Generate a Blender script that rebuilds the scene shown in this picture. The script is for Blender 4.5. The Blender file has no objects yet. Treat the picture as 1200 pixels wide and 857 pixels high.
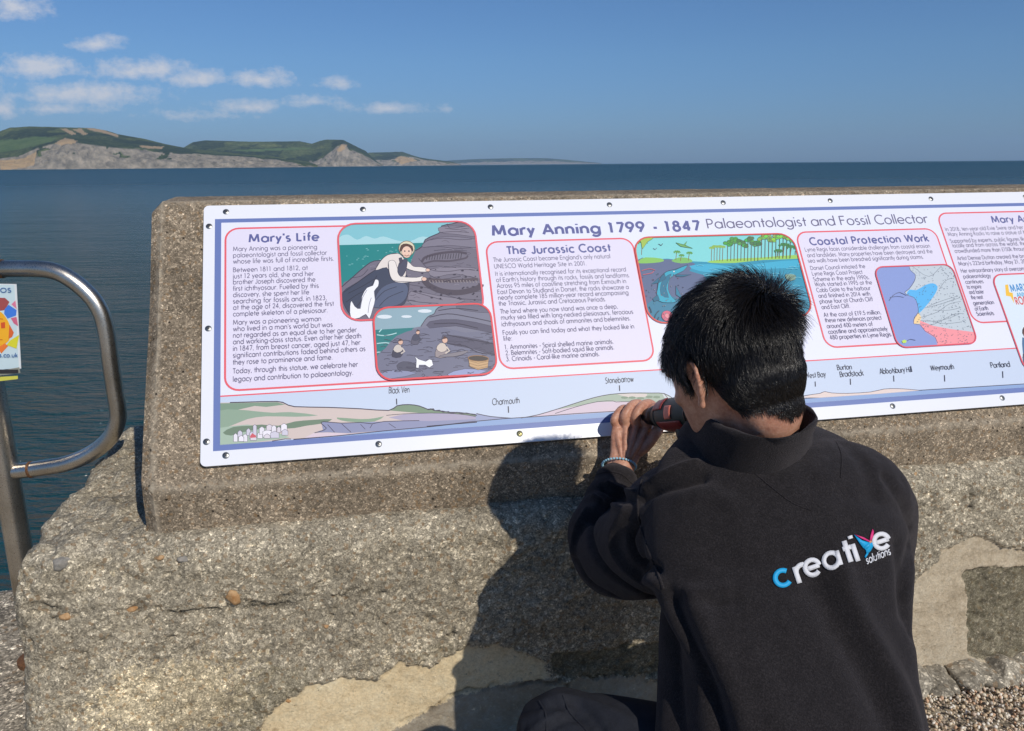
import bpy, bmesh, math, random
import numpy as np
from mathutils import Vector, Matrix, Euler
from mathutils.bvhtree import BVHTree
from mathutils.geometry import tessellate_polygon
random.seed(7)
rng = np.random.default_rng(11)
sc = bpy.context.scene
col = sc.collection

# ------------------------------------------------------------------ camera
CAM_H = 1.33                      # eye height above the promenade
FPX, PITCH, ROLL = 927.98, 0.24884, -0.00817
AZ = 0.19661                      # heading of the sea wall
TILT = 0.96974                    # slope of the coping face
cam = bpy.data.objects.new('camera', bpy.data.cameras.new('camera'))
col.objects.link(cam)
cam.data.sensor_width = 36
cam.data.lens = 36 * FPX / 1200
cam.data.clip_start = 0.05
cam.data.clip_end = 60000
cam.matrix_world = Matrix.Translation((0, 0, CAM_H)) @ (Matrix.Rotation(math.pi / 2 - PITCH, 4, 'X') @ Matrix.Rotation(ROLL, 4, 'Z'))
sc.camera = cam

# ------------------------------------------------------------------ light
SUN_EL, SUN_AZ = math.radians(39.5), math.radians(-22.5) - AZ       # heading the light travels, from +y
travel = Vector((math.sin(SUN_AZ) * math.cos(SUN_EL), math.cos(SUN_AZ) * math.cos(SUN_EL), -math.sin(SUN_EL)))
sun = bpy.data.objects.new('sun', bpy.data.lights.new('sun', 'SUN'))
col.objects.link(sun)
sun.data.energy = 3.35
sun.data.angle = math.radians(0.5)
sun.data.color = (1.0, 0.935, 0.835)
sun.rotation_euler = travel.to_track_quat('-Z', 'Y').to_euler()

world = bpy.data.worlds.new('World')
sc.world = world
world.use_nodes = True
wn, wl = world.node_tree.nodes, world.node_tree.links
wn.clear()
w_out = wn.new('ShaderNodeOutputWorld')
w_bg = wn.new('ShaderNodeBackground')
w_bg.inputs['Strength'].default_value = 0.062
w_sky = wn.new('ShaderNodeTexSky')
w_sky.sky_type = 'NISHITA'
w_sky.sun_disc = False
w_sky.sun_elevation = SUN_EL
w_sky.sun_rotation = math.atan2(-travel.x, -travel.y)
w_sky.altitude = 5
w_sky.air_density = 1.0
w_sky.dust_density = 0.4
w_sky.ozone_density = 2.0
wl.new(w_bg.outputs[0], w_out.inputs[0])

def wmath(op, a, b=None, c=None, clamp=False):
    n = wn.new('ShaderNodeMath'); n.operation = op; n.use_clamp = clamp
    for i, v in enumerate((a, b, c)):
        if v is None: continue
        if isinstance(v, (int, float)): n.inputs[i].default_value = v
        else: wl.new(v, n.inputs[i])
    return n.outputs[0]

w_tc = wn.new('ShaderNodeTexCoord')
w_sep = wn.new('ShaderNodeSeparateXYZ'); wl.new(w_tc.outputs['Generated'], w_sep.inputs[0])
gy = wmath('MAXIMUM', w_sep.outputs[1], 0.05)
gx = wmath('DIVIDE', w_sep.outputs[0], gy)
gz = wmath('DIVIDE', w_sep.outputs[2], gy)
w_cmb = wn.new('ShaderNodeCombineXYZ'); wl.new(gx, w_cmb.inputs[0]); wl.new(gz, w_cmb.inputs[1])
w_nz = wn.new('ShaderNodeTexNoise'); w_nz.inputs['Scale'].default_value = 42; w_nz.inputs['Detail'].default_value = 7; w_nz.inputs['Roughness'].default_value = 0.68
w_mp = wn.new('ShaderNodeMapping'); w_mp.inputs['Scale'].default_value = (1, 1.5, 1)
wl.new(w_cmb.outputs[0], w_mp.inputs[0]); wl.new(w_mp.outputs[0], w_nz.inputs[0])

def view_ray(x, y):
    X = (x - 600) / FPX; Y = -(y - 428.5) / FPX
    c, s = math.cos(ROLL), math.sin(ROLL)
    X, Y = c * X - s * Y, s * X + c * Y
    cp, sp = math.cos(PITCH), math.sin(PITCH)
    return Vector((X, cp + sp * Y, cp * Y - sp))

# each cloud: where it stands in the sky, half width, half height, weight
CLOUDS = [(45, 80, 44, 17, 1.15), (115, 53, 34, 11, .85), (165, 84, 62, 15, .95), (228, 93, 36, 13, 1.05), (100, 112, 90, 16, 1.0),
          (60, 128, 80, 9, .6), (310, 94, 40, 13, .9), (288, 126, 42, 10, .9), (362, 120, 36, 9, .7), (395, 99, 26, 8, .6), (455, 128, 44, 8, .75),
          (520, 128, 14, 7, .55), (225, 136, 60, 7, .5), (5, 128, 22, 14, .8), (15, 10, 44, 24, .75), (-80, 95, 70, 25, .9), (-160, 60, 80, 20, .8)]
acc = None
for (cx, cy, hw, hh, wgt) in CLOUDS:
    r = view_ray(cx, cy); r2 = view_ray(cx + hw * 1.25, cy); r3 = view_ray(cx, cy - hh * 1.3)
    ux, uz = r.x / r.y, r.z / r.y
    sx = 1 / abs(r2.x / r2.y - ux); sz = 1 / abs(r3.z / r3.y - uz)
    a = wmath('MULTIPLY', wmath('SUBTRACT', gx, ux), sx)
    b0 = wmath('MULTIPLY', wmath('SUBTRACT', gz, uz), sz)
    b = wmath('MAXIMUM', b0, wmath('MULTIPLY', b0, -1.5))           # flatter bases
    d = wmath('SQRT', wmath('ADD', wmath('MULTIPLY', a, a), wmath('MULTIPLY', b, b)))
    m = wmath('MULTIPLY', wmath('SUBTRACT', 1.0, d), wgt)
    acc = m if acc is None else wmath('MAXIMUM', acc, m)
cl = wmath('ADD', wmath('MULTIPLY', acc, 1.7), wmath('MULTIPLY', wmath('SUBTRACT', w_nz.outputs[0], 0.5), 3.4))
cl = wmath('MULTIPLY', wmath('SUBTRACT', cl, 0.08), 0.7, clamp=True)
edge = wmath('MULTIPLY', wmath('ADD', acc, 0.35), 3.0, clamp=True)
cl = wmath('MULTIPLY', cl, edge)
cl = wmath('MULTIPLY', cl, wmath('GREATER_THAN', w_sep.outputs[1], 0.05))
cl = wmath('MULTIPLY', cl, 0.85)
w_mix = wn.new('ShaderNodeMixRGB'); wl.new(cl, w_mix.inputs[0])
w_tint = wn.new('ShaderNodeMixRGB'); w_tint.blend_type = 'MULTIPLY'; w_tint.inputs[0].default_value = 1.0
w_tint.inputs[2].default_value = (0.76, 0.97, 1.32, 1)
wl.new(w_sky.outputs[0], w_tint.inputs[1])
w_h = wn.new('ShaderNodeValToRGB'); he = w_h.color_ramp.elements
he[0].position = 0.0; he[0].color = (.60, .73, .97, 1); he[1].position = .45; he[1].color = (.88, 1.0, 1.0, 1); hm = he.new(.12); hm.color = (.78, .92, 1.0, 1)
wl.new(w_sep.outputs[2], w_h.inputs[0])
w_t2 = wn.new('ShaderNodeMixRGB'); w_t2.blend_type = 'MULTIPLY'; w_t2.inputs[0].default_value = 1.0
wl.new(w_tint.outputs[0], w_t2.inputs[1]); wl.new(w_h.outputs[0], w_t2.inputs[2])
wl.new(w_t2.outputs[0], w_mix.inputs[1]); w_mix.inputs[2].default_value = (10.5, 10.7, 11.6, 1)
wl.new(w_mix.outputs[0], w_bg.inputs[0])

sc.view_settings.view_transform = 'Standard'
sc.view_settings.look = 'None'
sc.view_settings.exposure = 0.0
sc.view_settings.gamma = 1.0
try:
    sc.cycles.volume_bounces = 1
    sc.cycles.max_bounces = 8
except Exception: pass

# ------------------------------------------------------------------ helpers
RZ = Matrix.Rotation(AZ, 4, 'Z')          # wall frame -> world (x along the wall, y into it, z up)
RZi = RZ.inverted()
EYE = Vector((0, 0, CAM_H))
def wray(x, y): return RZi.to_3x3() @ view_ray(x, y)
def at_p(x, y, p):                         # point of the wall frame at depth p
    r = wray(x, y); return EYE + r * (p / r.y)
def at_z(x, y, z):
    r = wray(x, y); return EYE + r * ((z - CAM_H) / r.z)
def at_d(x, y, d):                         # world point at distance d along the lens axis
    return EYE + view_ray(x, y) * d

SG_O = Vector((-.3357, 2.0, CAM_H - .0907))                 # sign's top left corner, wall frame
SG_V = Vector((0, -math.cos(TILT), -math.sin(TILT)))
SG_N = Vector((0, -math.sin(TILT), math.cos(TILT)))
def uv(x, y):
    r = wray(x, y); t = (SG_O - EYE).dot(SG_N) / r.dot(SG_N); P = EYE + r * t - SG_O
    return P.x, P.dot(SG_V)
def sgn(u, v, h=0.0): return SG_O + Vector((u, 0, 0)) + SG_V * v + SG_N * h

def lin(c):
    return tuple(((x / 255) / 12.92 if x / 255 <= .04045 else ((x / 255 + .055) / 1.055) ** 2.4) for x in c)

def setp(o, label=None, cat=None, group=None, kind=None):
    if label: o['label'] = label
    if cat: o['category'] = cat
    if group: o['group'] = group
    if kind: o['kind'] = kind
    return o

def mesh(name, verts, faces, mat=None, parent=None, smooth=True, wall=False):
    me = bpy.data.meshes.new(name)
    if isinstance(verts, np.ndarray) and isinstance(faces, np.ndarray):
        nv, nf, k = len(verts), len(faces), faces.shape[1]
        me.vertices.add(nv); me.vertices.foreach_set('co', verts.astype(np.float32).ravel())
        me.loops.add(nf * k); me.loops.foreach_set('vertex_index', faces.astype(np.int32).ravel())
        me.polygons.add(nf)
        me.polygons.foreach_set('loop_start', np.arange(0, nf * k, k, dtype=np.int32))
        me.polygons.foreach_set('loop_total', np.full(nf, k, dtype=np.int32))
        me.update(calc_edges=True)
    else:
        me.from_pydata([tuple(v) for v in verts], [], [tuple(f) for f in faces])
    if smooth: me.shade_smooth()
    o = bpy.data.objects.new(name, me); col.objects.link(o)
    if mat: me.materials.append(mat)
    if parent: o.parent = parent
    if wall: o.matrix_world = RZ
    return o

def empty(name, loc=(0, 0, 0), rz=0, label=None, cat=None, group=None, kind=None):
    o = bpy.data.objects.new(name, None); col.objects.link(o); o.empty_display_size = .1
    o.location = loc; o.rotation_euler = (0, 0, rz)
    return setp(o, label, cat, group, kind)

def grid_faces(nr, nc, closed=False):
    i = np.arange(nr - 1)[:, None]; j = np.arange(nc if closed else nc - 1)[None]
    j2 = (j + 1) % nc
    return np.stack([i * nc + j, i * nc + j2, (i + 1) * nc + j2, (i + 1) * nc + j], -1).reshape(-1, 4)

def _h(ix, iy, iz, seed):
    n = (ix * 374761393 + iy * 668265263 + iz * 2147483647 + seed * 1274126177) & 0xFFFFFFFF
    n = ((n ^ (n >> 13)) * 1274126177) & 0xFFFFFFFF
    return ((n ^ (n >> 16)) & 0xFFFF) / 65535.0
def vnoise(P, seed=0):
    P = np.asarray(P, float); I = np.floor(P).astype(np.int64); F = P - I; F = F * F * (3 - 2 * F); r = 0
    for a in (0, 1):
        for b in (0, 1):
            for c in (0, 1):
                w = (F[:, 0] if a else 1 - F[:, 0]) * (F[:, 1] if b else 1 - F[:, 1]) * (F[:, 2] if c else 1 - F[:, 2])
                r = r + w * _h(I[:, 0] + a, I[:, 1] + b, I[:, 2] + c, seed)
    return r
def fbm(P, oct=4, seed=0):
    r = 0; a = 1; t = 0
    for k in range(oct):
        r = r + a * (vnoise(P * 2 ** k + 17.3 * k, seed + k) - .5); t += a; a *= .5
    return r / t * 2

def inpoly(x, y, poly):
    c = np.zeros(len(x), bool); n = len(poly)
    for i in range(n):
        x1, y1 = poly[i]; x2, y2 = poly[(i + 1) % n]
        k = ((y1 > y) != (y2 > y)) & (x < (x2 - x1) * (y - y1) / ((y2 - y1) or 1e-12) + x1)
        c ^= k
    return c

def seg_dist(P, line):
    d = np.full(len(P), 1e9)
    for A, B in zip(line[:-1], line[1:]):
        A = np.array(A, float); B = np.array(B, float); AB = B - A
        t = np.clip(((P - A) @ AB) / (AB @ AB + 1e-12), 0, 1)
        d = np.minimum(d, np.linalg.norm(P - A - t[:, None] * AB, axis=1))
    return d

def catmull(pts, k=6, closed=False):
    P = [np.array(p, float) for p in pts]; n = len(P); out = []
    rngi = range(n) if closed else range(n - 1)
    for i in rngi:
        p1, p2 = P[i], P[(i + 1) % n]
        p0 = P[(i - 1) % n] if closed or i > 0 else p1 * 2 - p2
        p3 = P[(i + 2) % n] if closed or i + 2 < n else p2 * 2 - p1
        for j in range(k):
            t = j / k
            out.append(.5 * ((2 * p1) + (p2 - p0) * t + (2 * p0 - 5 * p1 + 4 * p2 - p3) * t * t + (3 * p1 - p0 - 3 * p2 + p3) * t ** 3))
    if not closed: out.append(P[-1])
    return np.array(out)

def frames(C):
    C = np.asarray(C, float); T = np.gradient(C, axis=0); T /= np.linalg.norm(T, axis=1)[:, None] + 1e-12
    up = np.array([0, 0, 1.]) if abs(T[0][2]) < .9 else np.array([1., 0, 0])
    N = np.cross(T[0], up); N /= np.linalg.norm(N); Ns = [N]
    for t in T[1:]:
        N = N - t * (N @ t); N /= np.linalg.norm(N); Ns.append(N)
    Ns = np.array(Ns); return T, Ns, np.cross(T, Ns)

def tube_vf(C, R, n=16, cap=True):
    C = np.asarray(C, float); R = np.broadcast_to(np.asarray(R, float), (len(C),)) if np.ndim(R) < 2 else np.asarray(R)
    T, N, B = frames(C); a = np.linspace(0, 2 * np.pi, n, endpoint=False)
    ra = R if R.ndim == 1 else R[:, 0]; rb = R if R.ndim == 1 else R[:, 1]
    V = C[:, None] + N[:, None] * (np.cos(a)[None, :, None] * ra[:, None, None]) + B[:, None] * (np.sin(a)[None, :, None] * rb[:, None, None])
    V = V.reshape(-1, 3); Fc = grid_faces(len(C), n, True).tolist()
    if cap:
        k = len(V); V = np.vstack([V, C[0], C[-1]]); m = (len(C) - 1) * n
        for j in range(n):
            Fc.append((k, (j + 1) % n, j)); Fc.append((k + 1, m + j, m + (j + 1) % n))
    return V, Fc

class MB:
    def __init__(s): s.v = []; s.f = []
    def add(s, V, F):
        k = len(s.v); s.v += [tuple(p) for p in V]; s.f += [tuple(i + k for i in f) for f in F]; return s
    def tube(s, C, R, n=16, cap=True): return s.add(*tube_vf(C, R, n, cap))
    def ell(s, c, r, M=None, nu=20, nv=12):
        c = np.array(c, float); V = []
        for i in range(nv + 1):
            th = math.pi * i / nv
            for j in range(nu):
                ph = 2 * math.pi * j / nu
                V.append((math.sin(th) * math.cos(ph), math.sin(th) * math.sin(ph), math.cos(th)))
        V = np.array(V) * np.array(r)
        if M is not None: V = V @ np.array(M).T
        return s.add(V + c, grid_faces(nv + 1, nu, True).tolist())
    def box(s, c, d, M=None, bev=0):
        d = np.array(d, float) / 2; V = []
        if bev:
            pts = []
            for sx in (-1, 1):
                for sy in (-1, 1):
                    for sz in (-1, 1):
                        for k in range(3):
                            p = d - bev; p = p.copy(); p[k] = d[k]; pts.append(p * (sx, sy, sz))
            bm = bmesh.new()
            for p in pts: bm.verts.new(p)
            bmesh.ops.convex_hull(bm, input=bm.verts)
            bm.verts.index_update(); V = np.array([v.co[:] for v in bm.verts]); F = [[v.index for v in f.verts] for f in bm.faces]; bm.free()
        else:
            V = np.array([(x, y, z) for x in (-1, 1) for y in (-1, 1) for z in (-1, 1)]) * d
            F = [(0, 1, 3, 2), (4, 6, 7, 5), (0, 4, 5, 1), (2, 3, 7, 6), (0, 2, 6, 4), (1, 5, 7, 3)]
        if M is not None: V = V @ np.array(M).T
        return s.add(V + np.array(c, float), F)
    def build(s, name, mat, parent=None, smooth=True, wall=False):
        o = mesh(name, s.v, s.f, mat, parent, False, wall)
        bm = bmesh.new(); bm.from_mesh(o.data); bmesh.ops.recalc_face_normals(bm, faces=bm.faces); bm.to_mesh(o.data); bm.free()
        if smooth: o.data.shade_smooth(); sharp(o)
        return o

def sharp(o, ang=40):
    me = o.data; bm = bmesh.new(); bm.from_mesh(me)
    for e in bm.edges:
        if len(e.link_faces) == 2 and e.calc_face_angle(0) > math.radians(ang): e.smooth = False
    bm.to_mesh(me); bm.free()

# ------------------------------------------------------------------ materials
class M:
    def __init__(s, name, base=(.5, .5, .5), rough=.6, metal=0, spec=.5):
        s.m = bpy.data.materials.new(name); s.m.use_nodes = True; s.n = s.m.node_tree.nodes; s.l = s.m.node_tree.links
        s.b = s.n['Principled BSDF']; s.b.inputs['Base Color'].default_value = (*base, 1)
        s.b.inputs['Roughness'].default_value = rough; s.b.inputs['Metallic'].default_value = metal
        s.b.inputs['Specular IOR Level'].default_value = spec
        s.h = None
    def tc(s): 
        if not hasattr(s, '_tc'): s._tc = s.n.new('ShaderNodeTexCoord')
        return s._tc.outputs['Object']
    def node(s, t, **k):
        n = s.n.new(t)
        for a, v in k.items(): setattr(n, a, v)
        return n
    def noise(s, scale, detail=4, rough=.55, vec=None, dist=0):
        n = s.n.new('ShaderNodeTexNoise'); n.inputs['Scale'].default_value = scale; n.inputs['Detail'].default_value = detail
        n.inputs['Roughness'].default_value = rough; n.inputs['Distortion'].default_value = dist; s.l.new(vec or s.tc(), n.inputs[0]); return n.outputs[0]
    def voro(s, scale, out='Distance', feat='F1', rnd=1, vec=None):
        n = s.n.new('ShaderNodeTexVoronoi'); n.feature = feat; n.inputs['Scale'].default_value = scale
        n.inputs['Randomness'].default_value = rnd; s.l.new(vec or s.tc(), n.inputs[0]); return n.outputs[out]
    def ramp(s, v, stops, interp='LINEAR'):
        n = s.n.new('ShaderNodeValToRGB'); n.color_ramp.interpolation = interp; e = n.color_ramp.elements
        while len(e) < len(stops): e.new(.5)
        for i, (p, c) in enumerate(stops):
            e[i].position = p; e[i].color = (*c, 1) if isinstance(c, (tuple, list)) else (c, c, c, 1)
        s.l.new(v, n.inputs[0]); return n.outputs[0]
    def mix(s, f, a, b, mode='MIX'):
        n = s.n.new('ShaderNodeMixRGB'); n.blend_type = mode
        for i, v in enumerate((f, a, b)):
            if isinstance(v, (int, float)): n.inputs[i].default_value = v if i == 0 else (v, v, v, 1)
            elif isinstance(v, (tuple, list)): n.inputs[i].default_value = (*v, 1)
            else: s.l.new(v, n.inputs[i])
        return n.outputs[0]
    def math(s, op, a, b=0, clamp=False):
        n = s.n.new('ShaderNodeMath'); n.operation = op; n.use_clamp = clamp
        for i, v in enumerate((a, b)):
            if isinstance(v, (int, float)): n.inputs[i].default_value = v
            else: s.l.new(v, n.inputs[i])
        return n.outputs[0]
    def attr(s, name, out='Fac'):
        n = s.n.new('ShaderNodeAttribute'); n.attribute_name = name; return n.outputs[out]
    def color(s, v): s.l.new(v, s.b.inputs['Base Color'])
    def rough(s, v): s.l.new(v, s.b.inputs['Roughness'])
    def bump(s, v, dist=.002, strength=1):
        n = s.n.new('ShaderNodeBump'); n.inputs['Strength'].default_value = strength; n.inputs['Distance'].default_value = dist
        s.l.new(v, n.inputs['Height'])
        if s.h is not None: s.l.new(s.h, n.inputs['Normal'])
        s.h = n.outputs[0]; s.l.new(s.h, s.b.inputs['Normal']); return s
# ================================================================== SEA, LAND, AIR
SEA_Z = -3.6
m = M('sea_water', (.014, .05, .055), .06, 0, .5); m.b.inputs['IOR'].default_value = 1.33
mp = m.node('ShaderNodeMapping'); mp.inputs['Scale'].default_value = (.55, 1.5, 1); mp.inputs['Rotation'].default_value = (0, 0, .12); m.l.new(m.tc(), mp.inputs[0])
w1 = m.noise(1.1, 3, .55, mp.outputs[0], .4); w2 = m.noise(4.2, 4, .6, mp.outputs[0], .5); w3 = m.noise(.16, 2, .5, mp.outputs[0])
hh = m.math('ADD', m.math('MULTIPLY', w1, 1.0), m.math('MULTIPLY', w2, .34)); hh = m.math('ADD', hh, m.math('MULTIPLY', w3, 2.0))
m.bump(hh, 1.35, 1.0)
big = m.noise(.02, 5, .65); m.color(m.mix(big, (.003, .038, .056), (.016, .088, .110)))
sx = m.node('ShaderNodeSeparateXYZ'); m.l.new(m.tc(), sx.inputs[0]); m.rough(m.ramp(m.math('DIVIDE', sx.outputs[1], 2500), [(.0, .05), (.02, .14), (.10, .28), (1.0, .45)]))
MAT_SEA = m.m
R_ = 16000
sea_v = [(-R_, -300, SEA_Z), (R_, -300, SEA_Z), (R_, R_, SEA_Z), (-R_, R_, SEA_Z)]
sea = mesh('sea', sea_v, [(0, 1, 2, 3)], MAT_SEA, smooth=False); setp(sea, kind='structure')

def land_mat(name):
    m = M(name, rough=.95, spec=.1)
    rock = m.attr('rock'); fld = m.attr('field'); sand = m.attr('sand')
    n1 = m.noise(.014, 7, .75); n2 = m.noise(.06, 5, .7)
    g = m.ramp(m.mix(.55, n1, n2), [(.38, (.030, .048, .020)), (.5, (.075, .105, .040)), (.60, (.15, .18, .075))])
    vf = m.node('ShaderNodeTexVoronoi'); vf.inputs['Scale'].default_value = .0075; mpv = m.node('ShaderNodeMapping'); mpv.inputs['Scale'].default_value = (1, .45, 1); m.l.new(m.tc(), mpv.inputs[0])
    dv_ = m.node('ShaderNodeVectorMath', operation='MULTIPLY_ADD'); nn_ = m.node('ShaderNodeTexNoise'); nn_.inputs['Scale'].default_value = .02; m.l.new(m.tc(), nn_.inputs[0]); m.l.new(nn_.outputs[1], dv_.inputs[0]); dv_.inputs[1].default_value = (60,) * 3; m.l.new(mpv.outputs[0], dv_.inputs[2]); m.l.new(dv_.outputs[0], vf.inputs[0])
    sp_ = m.node('ShaderNodeSeparateColor'); m.l.new(vf.outputs['Color'], sp_.inputs[0])
    g = m.mix(1.0, g, m.mix(1.0, m.ramp(sp_.outputs[0], [(0, (.28, .30, .30)), (.45, (.42, .44, .40)), (.6, (.62, .60, .50)), (1, (.95, .86, .70))]), (1.6, 1.6, 1.6), 'MULTIPLY'), 'MULTIPLY')
    g = m.mix(fld, g, m.ramp(n1, [(.4, (.10, .16, .045)), (.6, (.15, .21, .07))]))
    mp = m.node('ShaderNodeMapping'); mp.inputs['Scale'].default_value = (1, 1, .22); m.l.new(m.tc(), mp.inputs[0])
    s1 = m.noise(.03, 7, .7, mp.outputs[0])
    r = m.ramp(s1, [(.36, (.18, .16, .125)), (.5, (.31, .27, .21)), (.64, (.46, .39, .30))])
    r = m.mix(sand, r, (.50, .35, .19))
    m.color(m.mix(rock, g, r)); m.bump(n2, 14, 1.0)
    return m.m
MAT_LAND = land_mat('turf_and_cliff')

def headland(name, ridge, cliff, D, depth, rockpolys=(), fields=(), sands=(), seed=0):
    xs = np.arange(ridge[0][0], ridge[-1][0] + .1, 1.0); nr = 46
    ry = np.interp(xs, *zip(*ridge)); cy = np.interp(xs, *zip(*cliff)); cy = np.maximum(cy, ry + .6)
    P = []; PX = []
    for i in range(nr):
        f = i / (nr - 1)
        for k, x in enumerate(xs):
            if f <= .42: g = f / .42; d = D + depth * .16 * g; y = None; h1 = g
            elif f <= .86: g = (f - .42) / .44; d = D + depth * (.16 + .84 * g)
            else: g = (f - .86) / .14; d = D + depth * (1 + g * .8)
            r = view_ray(x, 190); base = Vector((r.x, r.y, 0)).normalized() * 1.0
            def hz(yy, dd): q = view_ray(x, yy); return CAM_H + q.z / math.hypot(q.x, q.y) * dd
            if f <= .42: z = SEA_Z - 3 + (hz(cy[k], d) - SEA_Z + 3) * (g ** .85); yy = 194 + (cy[k] - 194) * g ** .85
            elif f <= .86:
                s = g; yy = cy[k] + (ry[k] - cy[k]) * (s ** .9); z = hz(yy, d)
            else: z = hz(ry[k], D + depth) * (1 - g * g * .9); yy = ry[k]
            P.append((base.x * d, base.y * d, z)); PX.append((x, yy))
    P = np.array(P); PX = np.array(PX); idx = np.repeat(np.arange(nr), len(xs)); f = idx / (nr - 1)
    n = fbm(P / 160, 5, seed); n2 = fbm(P / 45, 4, seed + 9)
    amp = np.where(f < .42, np.sin(np.clip(f / .42, 0, 1) * np.pi * .9) * 22, np.where(f < .82, 9, 1.5))
    nrm = np.stack([-P[:, 0], -P[:, 1], 0 * f], 1); nrm /= np.linalg.norm(nrm, axis=1)[:, None]
    gul = np.abs(fbm(np.stack([P[:, 0] / 34, P[:, 1] / 34, P[:, 2] / 300], 1), 3, seed + 4))
    P = P + nrm * ((n * amp) + np.where(f < .42, gul * 34 * np.clip(f * 6, 0, 1), 0))[:, None]
    P[:, 2] += n2 * np.where((f > .05) & (f < .84), 5.5, .8) + np.where(f >= .8, np.abs(n2) * 2, 0)
    o = mesh(name, P, grid_faces(nr, len(xs)), MAT_LAND)
    wob = fbm(P / 70, 4, seed + 3) * 5
    rock = ((PX[:, 1] + wob * .35 > np.interp(PX[:, 0], *zip(*cliff))) & (f < .5)).astype(float)
    rock[(fbm(P / 40, 3, seed + 21) > .42) & (f > .2)] = 0
    fld = np.zeros(len(P)); sand = np.zeros(len(P))
    for q in rockpolys: rock[inpoly(PX[:, 0] + wob * .6, PX[:, 1] + wob * .15, q)] = 1
    for q in fields: fld[inpoly(PX[:, 0] + wob, PX[:, 1], q)] = 1; rock[fld > 0] = 0
    for q in sands:
        k = inpoly(PX[:, 0] + wob * .4, PX[:, 1] + wob * .1, q); rock[k] = 1; sand[k] = 1
    for nm, a in (('rock', rock), ('field', fld), ('sand', sand)):
        at = o.data.attributes.new(nm, 'FLOAT', 'POINT'); at.data.foreach_set('value', a.astype(np.float32))
    setp(o, kind='structure'); return o

headland('near_headland',
    [(-160, 168), (-100, 160), (-40, 158), (0, 156), (18, 149.5), (41, 148), (78, 149), (115, 150), (130, 153), (142, 157), (174, 163), (197, 169), (220, 173.5), (260, 178), (320, 183), (360, 189), (372, 194)],
    [(-160, 185), (-40, 186), (0, 186), (27, 182), (46, 173), (66, 168), (83, 165), (110, 170), (151, 174), (206, 180), (257, 182), (293, 184.5), (340, 190), (372, 194)],
    3600, 900,
    fields=[[(-160, 168), (0, 165), (50, 160), (76, 161), (60, 167), (40, 172), (0, 179), (-160, 186)]],
    sands=[[(76, 151), (84, 151), (95, 157), (88, 158)], [(90, 151), (98, 151), (108, 157), (101, 158)], [(104, 150), (122, 151), (140, 157), (143, 161), (132, 158), (112, 153)],
           [(66, 167), (80, 162), (95, 165), (90, 168), (74, 169)], [(165, 171), (195, 172), (190, 175), (168, 174)], [(0, 187), (30, 184), (45, 176), (40, 190), (0, 195)], [(96, 151), (102, 151), (104, 154), (98, 154)]], seed=3)
headland('middle_headland',
    [(205, 180), (215, 174), (229, 166.5), (243, 164.5), (293, 166), (321, 166), (353, 165.5), (367, 168.5), (377, 165), (385, 163.5), (404, 164), (415, 170), (429, 177), (440, 188), (448, 194)],
    [(205, 184), (260, 185), (330, 187), (367, 190), (375, 186), (390, 178), (396, 171), (402, 170), (412, 176), (425, 181), (438, 189), (448, 194)],
    4700, 700,
    rockpolys=[[(393, 173), (404, 168), (412, 178), (430, 188), (440, 194), (370, 194), (385, 184)]],
    sands=[[(394, 176), (401, 169), (408, 170), (404, 175), (397, 178)]],
    fields=[[(270, 176), (320, 174), (366, 173), (360, 175.5), (290, 178)]], seed=31)
headland('far_headland',
    [(425, 182), (433, 179), (472, 178), (486, 183), (498, 186), (512, 187.5), (527, 189.5), (540, 193)],
    [(425, 188), (450, 188), (462, 186), (470, 183), (486, 185), (498, 188), (527, 191), (540, 193)], 6200, 700,
    sands=[[(462, 187), (470, 183), (482, 185), (490, 188), (470, 192)]], seed=51)
headland('distant_coast',
    [(498, 191), (530, 188), (560, 186.5), (600, 185.5), (640, 185.5), (665, 187.5), (690, 190), (705, 191.6)],
    [(498, 192), (560, 190), (640, 189), (690, 191), (705, 192)], 13000, 900, seed=71)

# air between the quay and the far coast
hz_m = bpy.data.materials.new('sea_haze'); hz_m.use_nodes = True; hn = hz_m.node_tree.nodes; hn.clear()
ho = hn.new('ShaderNodeOutputMaterial'); hv = hn.new('ShaderNodeVolumePrincipled')
hv.inputs['Color'].default_value = (.52, .74, 1.0, 1); hv.inputs['Density'].default_value = 5.2e-5; hv.inputs['Anisotropy'].default_value = 0.0
hz_m.node_tree.links.new(hv.outputs[0], ho.inputs['Volume'])
hb = MB().box((0, R_ / 2 - 100, (SEA_Z - 8 + 420) / 2), (2 * R_ + 800, R_ + 1200, 420 - SEA_Z + 8))
haze = hb.build('haze', hz_m, smooth=False); setp(haze, kind='stuff')

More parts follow.
